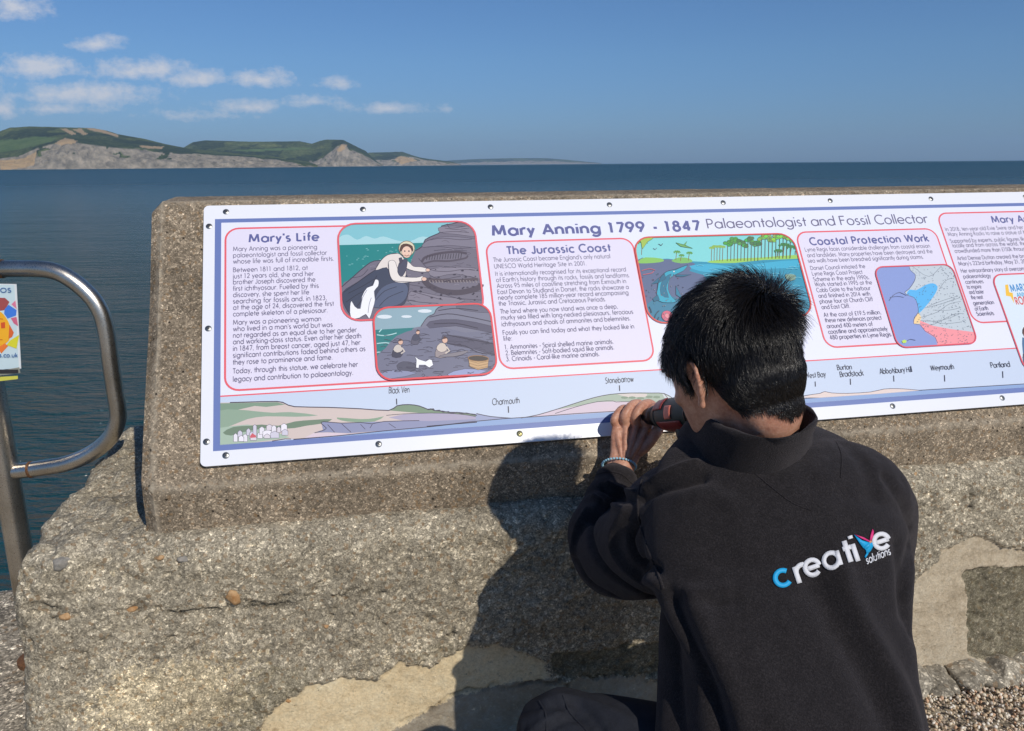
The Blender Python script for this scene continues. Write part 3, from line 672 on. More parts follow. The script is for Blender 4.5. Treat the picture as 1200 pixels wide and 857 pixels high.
# ================================================================== LETTERING
# a geometric sans drawn with strokes: every glyph is (advance, [polylines]); cap height .70, x height .46
def _arc(cx, cy, rx, ry, a0, a1, n=None):
    n = n or max(4, int(abs(a1 - a0) / 20) + 1)
    return [(cx + rx * math.cos(math.radians(a)), cy + ry * math.sin(math.radians(a))) for a in np.linspace(a0, a1, n)]
_X, _C, _A, _D = .46, .70, .74, -.20
_r = _X / 2
_o = _arc(_r, _r, _r, _r, 0, 360)
def _bowl(): return list(_o)
GL = {
 'a': (.60, [_bowl(), [(2 * _r, 0), (2 * _r, _X)]]), 'b': (.60, [_bowl(), [(0, 0), (0, _A)]]), 'c': (.46, [_arc(_r, _r, _r, _r, 45, 315)]),
 'd': (.60, [_bowl(), [(2 * _r, 0), (2 * _r, _A)]]), 'e': (.57, [[(.02, _r), (2 * _r, _r)] , _arc(_r, _r, _r, _r, 0, 315)]), 'f': (.30, [[(.10, 0), (.10, .58)] + _arc(.22, .60, .12, .13, 170, 80), [(0, .42), (.24, .42)]]),
 'g': (.60, [_bowl(), [(2 * _r, _X), (2 * _r, -.02)] + _arc(_r, -.01, _r, .20, 0, -150)]), 'h': (.52, [[(0, 0), (0, _A)], [(.0, .25)] + _arc(.19, .27, .19, .19, 180, 0) + [(.38, 0)]]),
 'i': (.17, [[(.02, 0), (.02, _X)], [(.02, .60), (.02, .68)]]), 'j': (.17, [[(.02, _X), (.02, _D)], [(.02, .60), (.02, .68)]]), 'k': (.46, [[(0, 0), (0, _A)], [(.02, .20), (.32, _X)], [(.10, .27), (.35, 0)]]),
 'l': (.16, [[(.02, 0), (.02, _A)]]), 'm': (.82, [[(0, 0), (0, _X)], [(0, .28)] + _arc(.165, .295, .165, .165, 180, 0) + [(.33, 0)], [(.33, .28)] + _arc(.495, .295, .165, .165, 180, 0) + [(.66, 0)]]),
 'n': (.52, [[(0, 0), (0, _X)], [(0, .25)] + _arc(.19, .27, .19, .19, 180, 0) + [(.38, 0)]]), 'o': (.58, [_bowl()]), 'p': (.60, [_bowl(), [(0, _X), (0, _D)]]), 'q': (.60, [_bowl(), [(2 * _r, _X), (2 * _r, _D)]]),
 'r': (.31, [[(0, 0), (0, _X)], [(0, .24)] + _arc(.20, .27, .20, .19, 175, 70)]), 's': (.38, [_arc(.13, .345, .12, .115, 40, 270, 8) + _arc(.13, .115, .13, .115, 90, -140, 8)]),
 't': (.30, [[(.11, 0), (.11, .64)], [(0, .42), (.24, .42)]]), 'u': (.52, [[(0, _X), (0, .19)] + _arc(.19, .19, .19, .19, 180, 360) + [(.38, .19), (.38, _X)]]), 'v': (.44, [[(0, _X), (.17, 0)], [(.17, 0), (.34, _X)]]),
 'w': (.70, [[(0, _X), (.15, 0)], [(.15, 0), (.30, _X)], [(.30, _X), (.45, 0)], [(.45, 0), (.60, _X)]]), 'x': (.42, [[(0, 0), (.32, _X)], [(0, _X), (.32, 0)]]), 'y': (.44, [[(0, _X), (.18, .02)], [(.34, _X), (.07, _D)]]), 'z': (.40, [[(0, _X - .03), (.30, _X - .03)], [(.30, _X - .03), (0, .03)], [(0, .03), (.30, .03)]]),
 'A': (.66, [[(0, 0), (.28, _C)], [(.28, _C), (.56, 0)], [(.10, .22), (.46, .22)]]), 'B': (.52, [[(0, 0), (0, _C)], [(0, _C - .03), (.2, _C - .03)] + _arc(.2, .52, .15, .15, 90, -90) + [(0, .37)], [(0, .37), (.22, .37)] + _arc(.22, .20, .17, .17, 90, -90) + [(0, .03)]]),
 'C': (.68, [_arc(.35, .35, .35, .35, 48, 312, 16)]), 'D': (.66, [[(0, 0), (0, _C)], [(0, _C - .03), (.2, _C - .03)] + _arc(.2, .35, .34, .32, 90, -90, 12) + [(0, .03)]]), 'E': (.50, [[(0, 0), (0, _C)], [(0, .67), (.36, .67)], [(0, .37), (.33, .37)], [(0, .03), (.36, .03)]]),
 'F': (.47, [[(0, 0), (0, _C)], [(0, .67), (.34, .67)], [(0, .37), (.30, .37)]]), 'G': (.76, [_arc(.35, .35, .35, .35, 48, 350, 17) + [(.69, .34), (.40, .34)]]), 'H': (.64, [[(0, 0), (0, _C)], [(.48, 0), (.48, _C)], [(0, .37), (.48, .37)]]), 'I': (.20, [[(.03, 0), (.03, _C)]]),
 'J': (.40, [[(.26, _C), (.26, .15)] + _arc(.13, .15, .13, .14, 0, -170)]), 'K': (.56, [[(0, 0), (0, _C)], [(0, .28), (.40, _C)], [(.12, .38), (.44, 0)]]), 'L': (.44, [[(0, 0), (0, _C)], [(0, .03), (.32, .03)]]), 'M': (.84, [[(.02, 0), (.09, _C)], [(.09, _C), (.35, .08)], [(.35, .08), (.61, _C)], [(.61, _C), (.68, 0)]]),
 'N': (.68, [[(0, 0), (0, _C)], [(0, _C), (.50, 0)], [(.50, 0), (.50, _C)]]), 'O': (.82, [_arc(.35, .35, .35, .35, 0, 360, 22)]), 'P': (.50, [[(0, 0), (0, _C)], [(0, .67), (.18, .67)] + _arc(.18, .49, .18, .18, 90, -90) + [(0, .31)]]), 'R': (.54, [[(0, 0), (0, _C)], [(0, .67), (.18, .67)] + _arc(.18, .50, .17, .17, 90, -90) + [(0, .33)], [(.16, .33), (.40, 0)]]),
 'S': (.50, [_arc(.19, .525, .16, .155, 35, 270, 9) + _arc(.19, .19, .19, .175, 90, -145, 9)]), 'T': (.48, [[(.21, 0), (.21, _C)], [(0, .67), (.42, .67)]]), 'U': (.62, [[(0, _C), (0, .22)] + _arc(.23, .22, .23, .22, 180, 360) + [(.46, .22), (.46, _C)]]), 'V': (.60, [[(0, _C), (.25, 0)], [(.25, 0), (.50, _C)]]),
 'W': (.90, [[(0, _C), (.19, .03)], [(.19, .03), (.40, _C)], [(.40, _C), (.60, .03)], [(.60, .03), (.80, _C)]]), 'Y': (.54, [[(0, _C), (.23, .32)], [(.46, _C), (.23, .32)], [(.23, .34), (.23, 0)]]), 'Z': (.5, [[(0, .67), (.38, .67)], [(.38, .67), (0, .03)], [(0, .03), (.38, .03)]]),
 '0': (.54, [_arc(.21, .35, .21, .34, 0, 360, 18)]), '1': (.42, [[(.14, 0), (.14, _C)], [(.02, .64), (.14, .67)]]), '2': (.52, [_arc(.19, .50, .18, .18, 165, -30, 9) + [(.02, .03)], [(.02, .03), (.40, .03)]]), '3': (.50, [_arc(.17, .53, .14, .14, 150, -90, 9), _arc(.17, .20, .18, .19, 90, -150, 10)]),
 '4': (.54, [[(.30, 0), (.30, _C)], [(.30, _C), (0, .20)], [(0, .19), (.42, .19)]]), '5': (.52, [[(.36, .67), (.12, .67)], [(.12, .67), (.06, .37)], _arc(.18, .22, .20, .20, 125, -150, 11)]), '6': (.54, [_arc(.20, .21, .20, .20, 0, 360), [(.02, .29), (.26, _C)]]), '7': (.48, [[(0, .67), (.38, .67)], [(.38, .67), (.12, 0)]]),
 '8': (.52, [_arc(.19, .53, .14, .15, 0, 360, 14), _arc(.19, .19, .19, .19, 0, 360, 16)]), '9': (.54, [_arc(.20, .49, .20, .20, 0, 360), [(.38, .41), (.14, 0)]]),
 '.': (.20, [[(.04, 0), (.04, .07)]]), ',': (.20, [[(.06, .07), (.02, -.08)]]), "'": (.16, [[(.04, .70), (.03, .52)]]), '-': (.30, [[(.02, .26), (.22, .26)]]), ':': (.20, [[(.04, 0), (.04, .08)], [(.04, .38), (.04, .46)]]),
 '\u00a3': (.50, [[(0, .03), (.38, .03)], [(.08, .03), (.11, .2), (.11, .5)] + _arc(.25, .52, .14, .15, 180, 35, 7), [(.02, .33), (.28, .33)]]), ' ': (.27, [])}

def stroke_vf(pts, w):
    r = np.array(pts, float); n = len(r); closed = n > 3 and np.allclose(r[0], r[-1], atol=1e-4)
    if closed: r = r[:-1]; n -= 1; T = np.roll(r, -1, 0) - np.roll(r, 1, 0)
    else: T = np.gradient(r, axis=0)
    T /= np.linalg.norm(T, axis=1)[:, None] + 1e-12
    N = np.stack([-T[:, 1], T[:, 0]], 1) * w / 2
    Q = np.vstack([r + N, r - N]); m = n if closed else n - 1
    return Q, [(i, (i + 1) % n, n + (i + 1) % n, n + i) for i in range(m)]
def letters(s, w=.07, track=0.0, jitter=0.0):
    """list of (V, F) strokes in em units, with the total advance"""
    out = []; x = 0
    for ch in s:
        adv, st = GL.get(ch, GL['o']); j = random.uniform(-jitter, jitter); k_ = 1 + random.uniform(-jitter, jitter) * 2
        for q in st:
            V, F = stroke_vf([(x + w / 2 + p[0] * k_, p[1] * k_ + j) for p in q], w); out.append((V, F))
        x += adv + (w - .07) * .9 + track
    return out, x
# ================================================================== PRINT TOOLS
class Print:
    """flat ink shapes lying on a plane; place(u, v, h) gives the 3-D point"""
    def __init__(s, place, h0=0.0, step=.000004): s.v, s.f, s.c = [], [], []; s.place = place; s.h = h0; s.step = step; s.clip = None; s.outline = 0
    def raw(s, P, F, c, lift=True):
        if lift: s.h += s.step
        k = len(s.v); s.v += [tuple(s.place(p[0], p[1], s.h)) for p in P]
        s.f += [tuple(k + i for i in f) for f in F]; s.c += [(*c, 1)] * len(P)
    def poly(s, pts, c, smooth=0):
        c = lin(c) if max(c) > 1 else c
        if smooth: pts = catmull(pts, smooth, True)
        pts = [tuple(p[:2]) for p in pts]
        if s.clip: pts = clip_poly(pts, s.clip)
        if len(pts) < 3: return
        tr = tessellate_polygon([[Vector((p[0], p[1], 0)) for p in pts]])
        s.raw(pts, tr, c)
        if s.outline and len(pts) > 3: s.line(pts + [pts[0]], s.outline, (.035, .03, .06))
    def line(s, pts, w, c, closed=False, smooth=0):
        c = lin(c) if max(c) > 1 else c
        if smooth: pts = catmull(pts, smooth, closed)
        P = np.array([p[:2] for p in pts], float)
        if s.clip is not None and not closed:
            keep = [inside(p, s.clip) for p in P]
            runs, cur = [], []
            for p, k in zip(P, keep):
                if k: cur.append(p)
                else:
                    if len(cur) > 1: runs.append(cur)
                    cur = []
            if len(cur) > 1: runs.append(cur)
        else: runs = [P]
        s.h += s.step
        for r in runs:
            r = np.array(r); n = len(r)
            T = (np.roll(r, -1, 0) - np.roll(r, 1, 0)) if closed else np.gradient(r, axis=0)
            T /= np.linalg.norm(T, axis=1)[:, None] + 1e-12; N = np.stack([-T[:, 1], T[:, 0]], 1) * w / 2
            Q = np.vstack([r + N, r - N]); m = n if closed else n - 1
            s.raw(Q, [(i, (i + 1) % n, n + (i + 1) % n, n + i) for i in range(m)], c, False)
    def text(s, txt, p0, width, size, c, bold=0.0, res=2, slant=0, spacing=1.0, rise=0.0, jitter=0.0):
        c = lin(c) if max(c) > 1 else c
        w = .074 + bold * 2.1
        st, _ = letters(txt, w, 0, jitter); X = np.concatenate([V[:, 0] for V, F in st]); x0, x1 = X.min(), X.max(); k = width / (x1 - x0)
        h0 = s.h + s.step
        for i, (V, F) in enumerate(st):
            u = p0[0] + (V[:, 0] - x0) * k + V[:, 1] * size * slant; v = p0[1] - V[:, 1] * size - (V[:, 0] - x0) * k * rise
            s.h = h0 + (i % 4) * 1e-5; s.raw(np.stack([u, v], 1), F, c, False)
        s.h = h0 + 4e-5
    def build(s, name, parent, wall=False):
        o = mesh(name, s.v, s.f, MAT_PRINT, parent, False, wall)
        at = o.data.color_attributes.new('ink', 'FLOAT_COLOR', 'POINT'); at.data.foreach_set('color', np.array(s.c, np.float32).ravel())
        return o

def inside(p, poly):
    sgn0 = 0
    for i in range(len(poly)):
        a, b = poly[i], poly[(i + 1) % len(poly)]
        cr = (b[0] - a[0]) * (p[1] - a[1]) - (b[1] - a[1]) * (p[0] - a[0])
        if cr < 0: return False
    return True
def clip_poly(sub, clip):
    out = list(sub)
    for i in range(len(clip)):
        a, b = clip[i], clip[(i + 1) % len(clip)]; inp = out; out = []
        if not inp: break
        def sd_(p): return (b[0] - a[0]) * (p[1] - a[1]) - (b[1] - a[1]) * (p[0] - a[0])
        for j in range(len(inp)):
            p, q = inp[j], inp[(j + 1) % len(inp)]; dp, dq = sd_(p), sd_(q)
            if dp >= 0: out.append(p)
            if (dp >= 0) != (dq >= 0):
                t = dp / (dp - dq); out.append((p[0] + (q[0] - p[0]) * t, p[1] + (q[1] - p[1]) * t))
    return out
def rrect(u0, v0, u1, v1, r, n=6):
    P = []
    for cx, cy, a0 in ((u0 + r, v0 + r, 180), (u1 - r, v0 + r, 270), (u1 - r, v1 - r, 0), (u0 + r, v1 - r, 90)):
        for i in range(n + 1):
            a = math.radians(a0 + 90 * i / n); P.append((cx + r * math.cos(a), cy + r * math.sin(a)))
    return P                                  # clockwise on screen = counter-clockwise with v down

# ================================================================== SIGN
MAT_BOARD = M('white_aluminium_panel', (.80, .81, .86), .30, 0, .45).m
SG_W, SG_H, SG_T = 2.62, .626, .004
sign = empty('information_sign', RZ @ SG_O, AZ, 'long white information board about a fossil collector screwed to the sloping coping', 'sign')
def sl(u, v, h=0.0): return Vector((u, 0, 0)) + SG_V * v + SG_N * h      # sign space
ol = rrect(0, 0, SG_W, SG_H, .012, 8); n = len(ol)
vb = [sl(u, v, SG_T) for u, v in ol] + [sl(u, v, 0) for u, v in ol]
ob = mesh('panel', vb, [tuple(range(n))[::-1], tuple(range(n, 2 * n))] + [(i, (i + 1) % n, n + (i + 1) % n, n + i) for i in range(n)], MAT_BOARD, sign, False)
bm = bmesh.new(); bm.from_mesh(ob.data); bmesh.ops.recalc_face_normals(bm, faces=bm.faces); bm.to_mesh(ob.data); bm.free()

NAVY, RED, BODY, PANEL = (92, 97, 150), (228, 98, 108), (108, 104, 132), (222, 216, 234)
def crop(sx, ox, oy):
    def f(pts, dv=0): return [uv(ox + x / sx, oy + y / sx) for x, y in pts]
    return f
c3 = crop(3.426, 225, 230); c4 = crop(3.895, 380, 240); c5 = crop(3.895, 560, 230); c6 = crop(4.285, 730, 230); c7 = crop(4.081, 930, 220)
c8 = crop(3.636, 230, 420); cA = crop(4, 500, 420); cB = crop(3.75, 880, 400)
ID = crop(1, 0, 0)
def lane(lines, cr, size, P, colr=BODY, bold=.014, v_fix=True):
    for (t, x, y, xr) in lines:
        a = cr([(x, y)])[0]; b = cr([(xr, y - (xr - x) * .02)])[0]
        P.text(t, a, b[0] - a[0], size, colr, bold)

base = Print(lambda u, v, h: sl(u, v, SG_T + h), .00012)
# blue frame line round the whole print
o_u, o_v = uv(251.7, 330)[0], uv(600, 245.5)[1]
o_v = uv(254, 258)[1]; i_u = uv(259.5, 300)[0]; i_v = uv(259.6, 262.3)[1]; b_v = uv(251.5, 529.5)[1]
base.poly(rrect(o_u, o_v, SG_W - o_u, b_v, .0005, 2), (104, 122, 178))
base.poly(rrect(i_u, i_v, SG_W - i_u, b_v + .0 - .0125, .0005, 2), (226, 228, 244))
st_v = uv(258.5, 465.3)[1]
base.poly([(i_u, st_v), (SG_W - i_u, st_v), (SG_W - i_u, b_v - .0125), (i_u, b_v - .0125)], (196, 208, 228))
base.line([(i_u, st_v), (SG_W - i_u, st_v)], .0032, RED)
base.build('border_print', sign)

BW = .0044
def panel(P, u0, v0, u1, v1, r=.028, fill=PANEL, bw=BW, bc=RED):
    P.poly(rrect(u0, v0, u1, v1, r), fill)
    ring = rrect(u0, v0, u1, v1, r)
    return ring, bw, bc
def ringline(P, ring, bw=BW, bc=RED): P.line(ring, bw, bc, closed=True)

# --- first text block
t1 = Print(lambda u, v, h: sl(u, v, SG_T + h), .0005)
u0 = uv(264.4, 360)[0]; v0 = uv(300, 268.5)[1]; v1 = uv(290, 457.5)[1]; u1 = uv(570, 440)[0] - .02
ring = rrect(u0, v0, u1, v1, .03); t1.poly(ring, PANEL); ringline(t1, ring)
t1.text("Mary's Life", c3([(228, 189)])[0], c3([(513, 180)])[0][0] - c3([(228, 189)])[0][0], .0300, NAVY, .036, 3)
XS = 1.0
L1 = [("Mary Anning was a pioneering", 225, 503), ("palaeontologist and fossil collector", 250, 543), ("whose life was full of incredible firsts.", 275, 570),
      ("Between 1811 and 1812, at", 309, 466), ("just 12 years old, she and her", 334, 490), ("brother Joseph discovered the", 358, 497), ("first ichthyosaur. Fuelled by this", 384, 510),
      ("discovery, she spent her life", 409, 472), ("searching for fossils and, in 1823,", 435, 542), ("at the age of 24, discovered the first", 460, 571), ("complete skeleton of a plesiosaur.", 486, 545),
      ("Mary was a pioneering woman", 520, 520), ("who lived in a man's world but was", 546, 566), ("not regarded as an equal due to her gender", 572, 663), ("and working-class status. Even after her death", 598, 681),
      ("in 1847, from breast cancer, aged just 47, her", 625, 678), ("significant contributions faded behind others as", 652, 698), ("they rose to prominence and fame.", 680, 565),
      ("Today, through this statue, we celebrate her", 715, 668), ("legacy and contribution to palaeontology.", 748, 648)]
lane([(t, 166, y, xr) for t, y, xr in L1], c3, .0166, t1)
t1.build('first_text_block', sign)

# --- second
t2 = Print(lambda u, v, h: sl(u, v, SG_T + h), .0005)
u0 = uv(570, 297)[0]; v0 = uv(660, 282.5)[1]; v1 = uv(680, 428)[1]; u1 = uv(743.5, 300)[0]
ring = rrect(u0, v0, u1, v1, .03); t2.poly(ring, PANEL); ringline(t2, ring)
a = c5([(133, 269)])[0]; t2.text("The Jurassic Coast", a, c5([(605, 250)])[0][0] - a[0], .0300, NAVY, .036, 3)
lane([("The Jurassic Coast became England's only natural", 70, 304, 604), ("UNESCO World Heritage Site in 2001.", 74, 334, 495), ("It is internationally recognised for its exceptional record", 79, 368, 676),
      ("of Earth's history through its rocks, fossils and landforms.", 83, 396, 693), ("Across 95 miles of coastline stretching from Exmouth in", 86, 423, 677), ("East Devon to Studland in Dorset, the rocks showcase a", 89, 451, 689),
      ("nearly complete 185 million-year record encompassing", 92, 477, 688), ("the Triassic, Jurassic and Cretaceous Periods.", 95, 504, 584), ("The land where you now stand was once a deep,", 102, 540, 639),
      ("murky sea filled with long-necked plesiosaurs, ferocious", 105, 568, 710), ("ichthyosaurs and shoals of ammonites and belemnites.", 108, 598, 697), ("Fossils you can find today and what they looked like in", 113, 637, 715),
      ("life:", 117, 664, 155), ("1. Ammonites - Spiral shelled marine animals.", 123, 703, 620), ("2. Belemnites - Soft-bodied squid like animals.", 126, 730, 623), ("3. Crinoids - Coral-like marine animals.", 129, 757, 556)], c5, .0166, t2)
t2.build('second_text_block', sign)

# --- third
t3 = Print(lambda u, v, h: sl(u, v, SG_T + h), .0005)
u0 = uv(935.4, 290)[0]; v0 = uv(1040, 270.5)[1]; v1 = uv(1000, 406.5)[1]; u1 = uv(1101, 290)[0]
ring = rrect(u0, v0, u1, v1, .03); t3.poly(ring, PANEL); ringline(t3, ring)
a = c7([(75, 278)])[0]; t3.text("Coastal Protection Work", a, c7([(645, 260)])[0][0] - a[0], .0300, NAVY, .036, 3)
lane([("Lyme Regis faces considerable challenges from coastal erosion", 52, 310, 651), ("and landslides. Many properties have been destroyed, and the", 62, 337, 664), ("sea walls have been breached significantly during storms.", 66, 363, 620),
      ("Dorset Council initiated the", 78, 398, 341), ("Lyme Regis Coast Project", 86, 425, 328), ("Scheme in the early 1990s.", 92, 452, 360), ("Work started in 1995 at the", 99, 477, 374), ("Cobb Gate to the harbour", 107, 504, 367),
      ("and finished in 2014 with", 116, 531, 365), ("phase four at Church Cliff", 122, 558, 378), ("and East Cliff.", 131, 585, 267), ("At the cost of \u00a319.5 million,", 141, 622, 417), ("these new defences protect", 148, 648, 420),
      ("around 400 meters of", 156, 676, 377), ("coastline and approximately", 163, 703, 449), ("480 properties in Lyme Regis.", 171, 730, 470)], c7, .0166, t3)
t3.build('third_text_block', sign)

# --- fourth
t4 = Print(lambda u, v, h: sl(u, v, SG_T + h), .0005)
u0 = uv(1101.8, 268)[0]; v0 = uv(1150, 250)[1]; v1 = uv(1150, 379)[1]; u1 = SG_W - i_u - .03
ring = rrect(u0, v0, u1, v1, .03); t4.poly(ring, PANEL); ringline(t4, ring)
a = c7([(945, 172)])[0]; w_ = (c7([(1092, 165)])[0][0] - a[0]); t4.text("Mary Anning Rocks", a, w_ * 2.75, .0300, NAVY, .036, 3)
lane([("In 2018, ten-year-old Evie Swire and her mum", 723, 212, 1146), ("Mary Anning Rocks to raise a statue of Mary", 735, 236, 1140), ("Supported by experts, public figures like", 746, 268, 1112), ("locally and from across the world, they", 757, 290, 1118),
      ("crowdfunded more than \u00a3150k through", 767, 316, 1116), ("Artist Denise Dutton created the bronze", 779, 351, 1140), ("Mary's 223rd birthday, May 21, 2022", 786, 377, 1130), ("Her extraordinary story of overcoming", 797, 411, 1128),
      ("palaeontology", 808, 438, 940), ("continues", 818, 464, 904), ("to inspire", 826, 488, 895), ("and foster", 836, 513, 907), ("the next", 846, 538, 902), ("generation", 855, 565, 955), ("of Earth", 863, 592, 927), ("Scientists", 872, 617, 955)], c7, .0166, t4)
t4.build('fourth_text_block', sign)

# --- main title
tt = Print(lambda u, v, h: sl(u, v, SG_T + h), .0005)
a = uv(575.9, 277.3); b = uv(819.8, 267); full = "Mary Anning 1799 - 1847"; w_t = .074 + .040 * 2.1; adv_t = letters(full, w_t)[1] - .06; k_t = (b[0] - a[0]) / adv_t; pos = 0
for wd in full.split(' '):
    st_w, _ = letters(wd, w_t); x1_ = max(V[:, 0].max() for V, F in st_w); x0_ = min(V[:, 0].min() for V, F in st_w); off_w = letters(full[:pos], w_t)[1] if pos else 0
    tt = Print(lambda u, v, h: sl(u, v, SG_T + h), .0005); tt.text(wd, (a[0] + (off_w + x0_) * k_t, a[1]), (x1_ - x0_) * k_t, .0405, NAVY, .040, 4); tt.build('title_word', sign); pos += len(wd) + 1
tt = Print(lambda u, v, h: sl(u, v, SG_T + h), .0005)
tt = Print(lambda u, v, h: sl(u, v, SG_T + h), .0005)
a = uv(828.5, 268.8); b = uv(1086.9, 260); tt.text("Palaeontologist and Fossil Collector", a, b[0] - a[0], .0400, BODY, .004, 4)
tt.build('subtitle_lettering', sign)

def ell(cx, cy, rx, ry, rot=0, n=16):
    c, s = math.cos(math.radians(rot)), math.sin(math.radians(rot))
    return [(cx + rx * math.cos(a) * c - ry * math.sin(a) * s, cy + rx * math.cos(a) * s + ry * math.sin(a) * c) for a in np.linspace(0, 2 * math.pi, n, endpoint=False)]
INK = (58, 52, 72)
PXW = .0018                                 # width of one photograph pixel on the sign
# --- picture of the woman at the ledge
p = Print(lambda u, v, h: sl(u, v, SG_T + h), .0012)
u0, u1 = uv(396.4, 282)[0], uv(557.6, 282)[0]; v0 = uv(480, 262.3)[1]; v1 = uv(418, 377)[1]
ring = rrect(u0, v0, u1, v1, .042); p.clip = ring
p.poly(ring, (128, 190, 200))
p.poly(c4([(60, 175), (75, 150), (110, 142), (150, 165), (190, 148), (230, 160), (270, 150), (330, 168), (390, 172), (450, 150), (500, 180), (60, 200)]), (165, 208, 214), 3)
p.poly(c4([(50, 190), (480, 178), (500, 300), (60, 400)]), (22, 128, 128))
for i in range(40):
    x = 80 + random.random() * 340; y = 200 + random.random() * 110; p.line(c4([(x, y), (x + 5 + random.random() * 6, y - .5)]), .0009, (150, 205, 205))
p.poly(c4([(80, 380), (120, 345), (180, 292), (228, 262), (300, 262), (380, 300), (460, 400), (400, 560), (60, 560)]), (112, 106, 122), 3)
p.line(c4([(80, 380), (120, 345), (180, 292), (228, 262), (300, 262)]), .0022, INK, smooth=3)
p.poly(c4([(360, 560), (380, 330), (415, 215), (448, 195), (460, 165), (500, 145), (530, 130), (535, 102), (585, 92), (640, 70), (720, 70), (780, 600)]), (112, 107, 122), 2)
p.line(c4([(415, 215), (448, 195), (460, 165), (500, 145), (530, 130), (535, 102), (585, 92), (640, 76)]), .0024, INK, smooth=2)
p.outline = .0009
for q, cc in [([(535, 105), (690, 110), (700, 150), (600, 140), (530, 132)], (132, 126, 140)), ([(470, 170), (560, 150), (700, 165), (705, 200), (560, 190), (450, 200)], (124, 119, 134)),
              ([(480, 300), (600, 290), (712, 300), (716, 345), (600, 320), (500, 335)], (130, 124, 138)), ([(395, 400), (520, 420), (640, 440), (560, 462), (400, 462)], (128, 122, 136))]:
    p.poly(c4(q), cc, 3)
for q in [[(530, 132), (600, 128), (690, 135)], [(550, 112), (600, 118), (660, 112)], [(470, 168), (540, 158), (620, 165), (700, 160)], [(450, 200), (520, 195), (600, 205), (705, 198)], [(500, 215), (560, 210), (650, 216)],
          [(430, 250), (480, 300), (560, 310), (640, 300), (712, 310)], [(470, 290), (520, 285), (600, 292)], [(480, 330), (540, 345), (640, 330), (715, 345)], [(390, 370), (450, 380), (520, 400), (600, 430), (715, 440)],
          [(400, 400), (470, 420), (540, 440)], [(600, 400), (660, 405), (716, 398)], [(120, 340), (170, 330), (200, 300)], [(95, 400), (140, 380)], [(380, 440), (440, 450), (520, 455)], [(620, 60), (650, 90), (700, 100)], [(560, 92), (575, 112), (640, 104)]]:
    p.line(c4(q), .0014, (66, 60, 78), smooth=3)
for i in range(120):
    x, y = 130 + random.random() * 580, 110 + random.random() * 370; w_ = 10 + random.random() * 34
    if y > (400 - (x - 80) * .9 if x < 240 else 265 if x < 400 else 400 - (x - 400) * 2.6): p.line(c4([(x, y), (x + w_ / 2, y + random.uniform(-6, 5)), (x + w_, y + random.uniform(-5, 5))]), .0009, random.choice([(74, 68, 86), (90, 84, 100), (146, 140, 154)]), smooth=2)
# fossil jaw and bones
p.line(c4([(445, 265), (462, 245), (520, 228), (600, 220), (650, 228)]), .006, (78, 70, 84), smooth=4)
p.line(c4([(450, 275), (500, 262), (570, 262), (640, 250), (655, 238)]), .0045, (84, 76, 90), smooth=4)
for i in range(14): p.line(c4([(470 + i * 12, 236 - i * .8), (466 + i * 12, 258 - i * .6)]), .0016, (60, 54, 66))
p.line(c4([(455, 350), (480, 375), (540, 400), (620, 405), (700, 385), (718, 360)]), .014, (74, 66, 80), smooth=4)
p.line(c4([(460, 345), (520, 350), (600, 352), (700, 345)]), .008, (84, 74, 84), smooth=4)
for i in range(16): p.line(c4([(480 + i * 14, 350), (484 + i * 14, 362)]), .0016, (150, 140, 142))
for i in range(36):
    x, y = 410 + random.random() * 290, 300 + random.random() * 140; p.poly(c4(ell(x, y, 2 + random.random() * 5, 1.5 + random.random() * 2, 0, 6)), (66, 60, 76))
# woman
p.poly(c4([(85, 405), (150, 360), (230, 305), (290, 285), (345, 300), (385, 345), (380, 420), (345, 470), (200, 475), (140, 520), (95, 470)]), (58, 66, 88), 3)
p.poly(c4([(232, 430), (262, 385), (310, 362), (360, 362), (382, 385), (372, 432), (330, 465), (228, 475)]), (82, 92, 118), 3)
for q in [[(110, 410), (170, 380), (230, 345)], [(100, 450), (160, 410), (235, 380)], [(235, 440), (275, 400), (330, 380)], [(250, 470), (290, 430), (360, 400)], [(90, 405), (230, 305)], [(150, 470), (200, 400), (240, 330)]]: p.line(c4(q), .0014, (36, 38, 56), smooth=3)
p.poly(c4([(232, 305), (258, 262), (290, 235), (335, 228), (362, 250), (372, 290), (368, 340), (330, 352), (300, 330), (285, 292)]), (222, 212, 206), 3)
p.poly(c4([(292, 268), (320, 262), (335, 300), (352, 332), (420, 338), (448, 332), (448, 352), (400, 358), (350, 362), (315, 352), (298, 320)]), (228, 220, 214), 3)
p.poly(c4([(372, 262), (388, 270), (408, 288), (440, 290), (470, 298), (478, 310), (440, 312), (396, 304), (370, 290)]), (228, 220, 214), 3)
p.poly(c4([(334, 312), (340, 275), (356, 258), (378, 255), (376, 290), (366, 318), (350, 335)]), (72, 74, 94), 2)
p.poly(c4(ell(455, 345, 12, 9)), (226, 188, 170)); p.poly(c4(ell(472, 304, 10, 7)), (226, 188, 170))
p.line(c4([(292, 268), (298, 320), (315, 352), (400, 358)]), .0013, INK, smooth=3); p.line(c4([(232, 305), (258, 262), (290, 235), (335, 228)]), .0013, INK, smooth=3)
p.poly(c4(ell(376, 206, 36, 34)), (218, 208, 178)); p.poly(c4([(345, 222), (350, 192), (375, 184), (402, 196), (404, 222), (392, 204), (370, 200)]), (88, 58, 50), 2)
p.poly(c4(ell(376, 222, 23, 27)), (232, 196, 176)); p.line(c4(ell(376, 206, 37, 35)), .0012, (120, 108, 96), closed=True)
p.poly(c4(ell(367, 218, 2.4, 3)), INK); p.poly(c4(ell(386, 218, 2.4, 3)), INK); p.line(c4([(366, 234), (376, 240), (387, 234)]), .0012, (160, 70, 70)); p.poly(c4([(340, 250), (352, 246), (358, 262), (346, 280)]), (70, 66, 84))
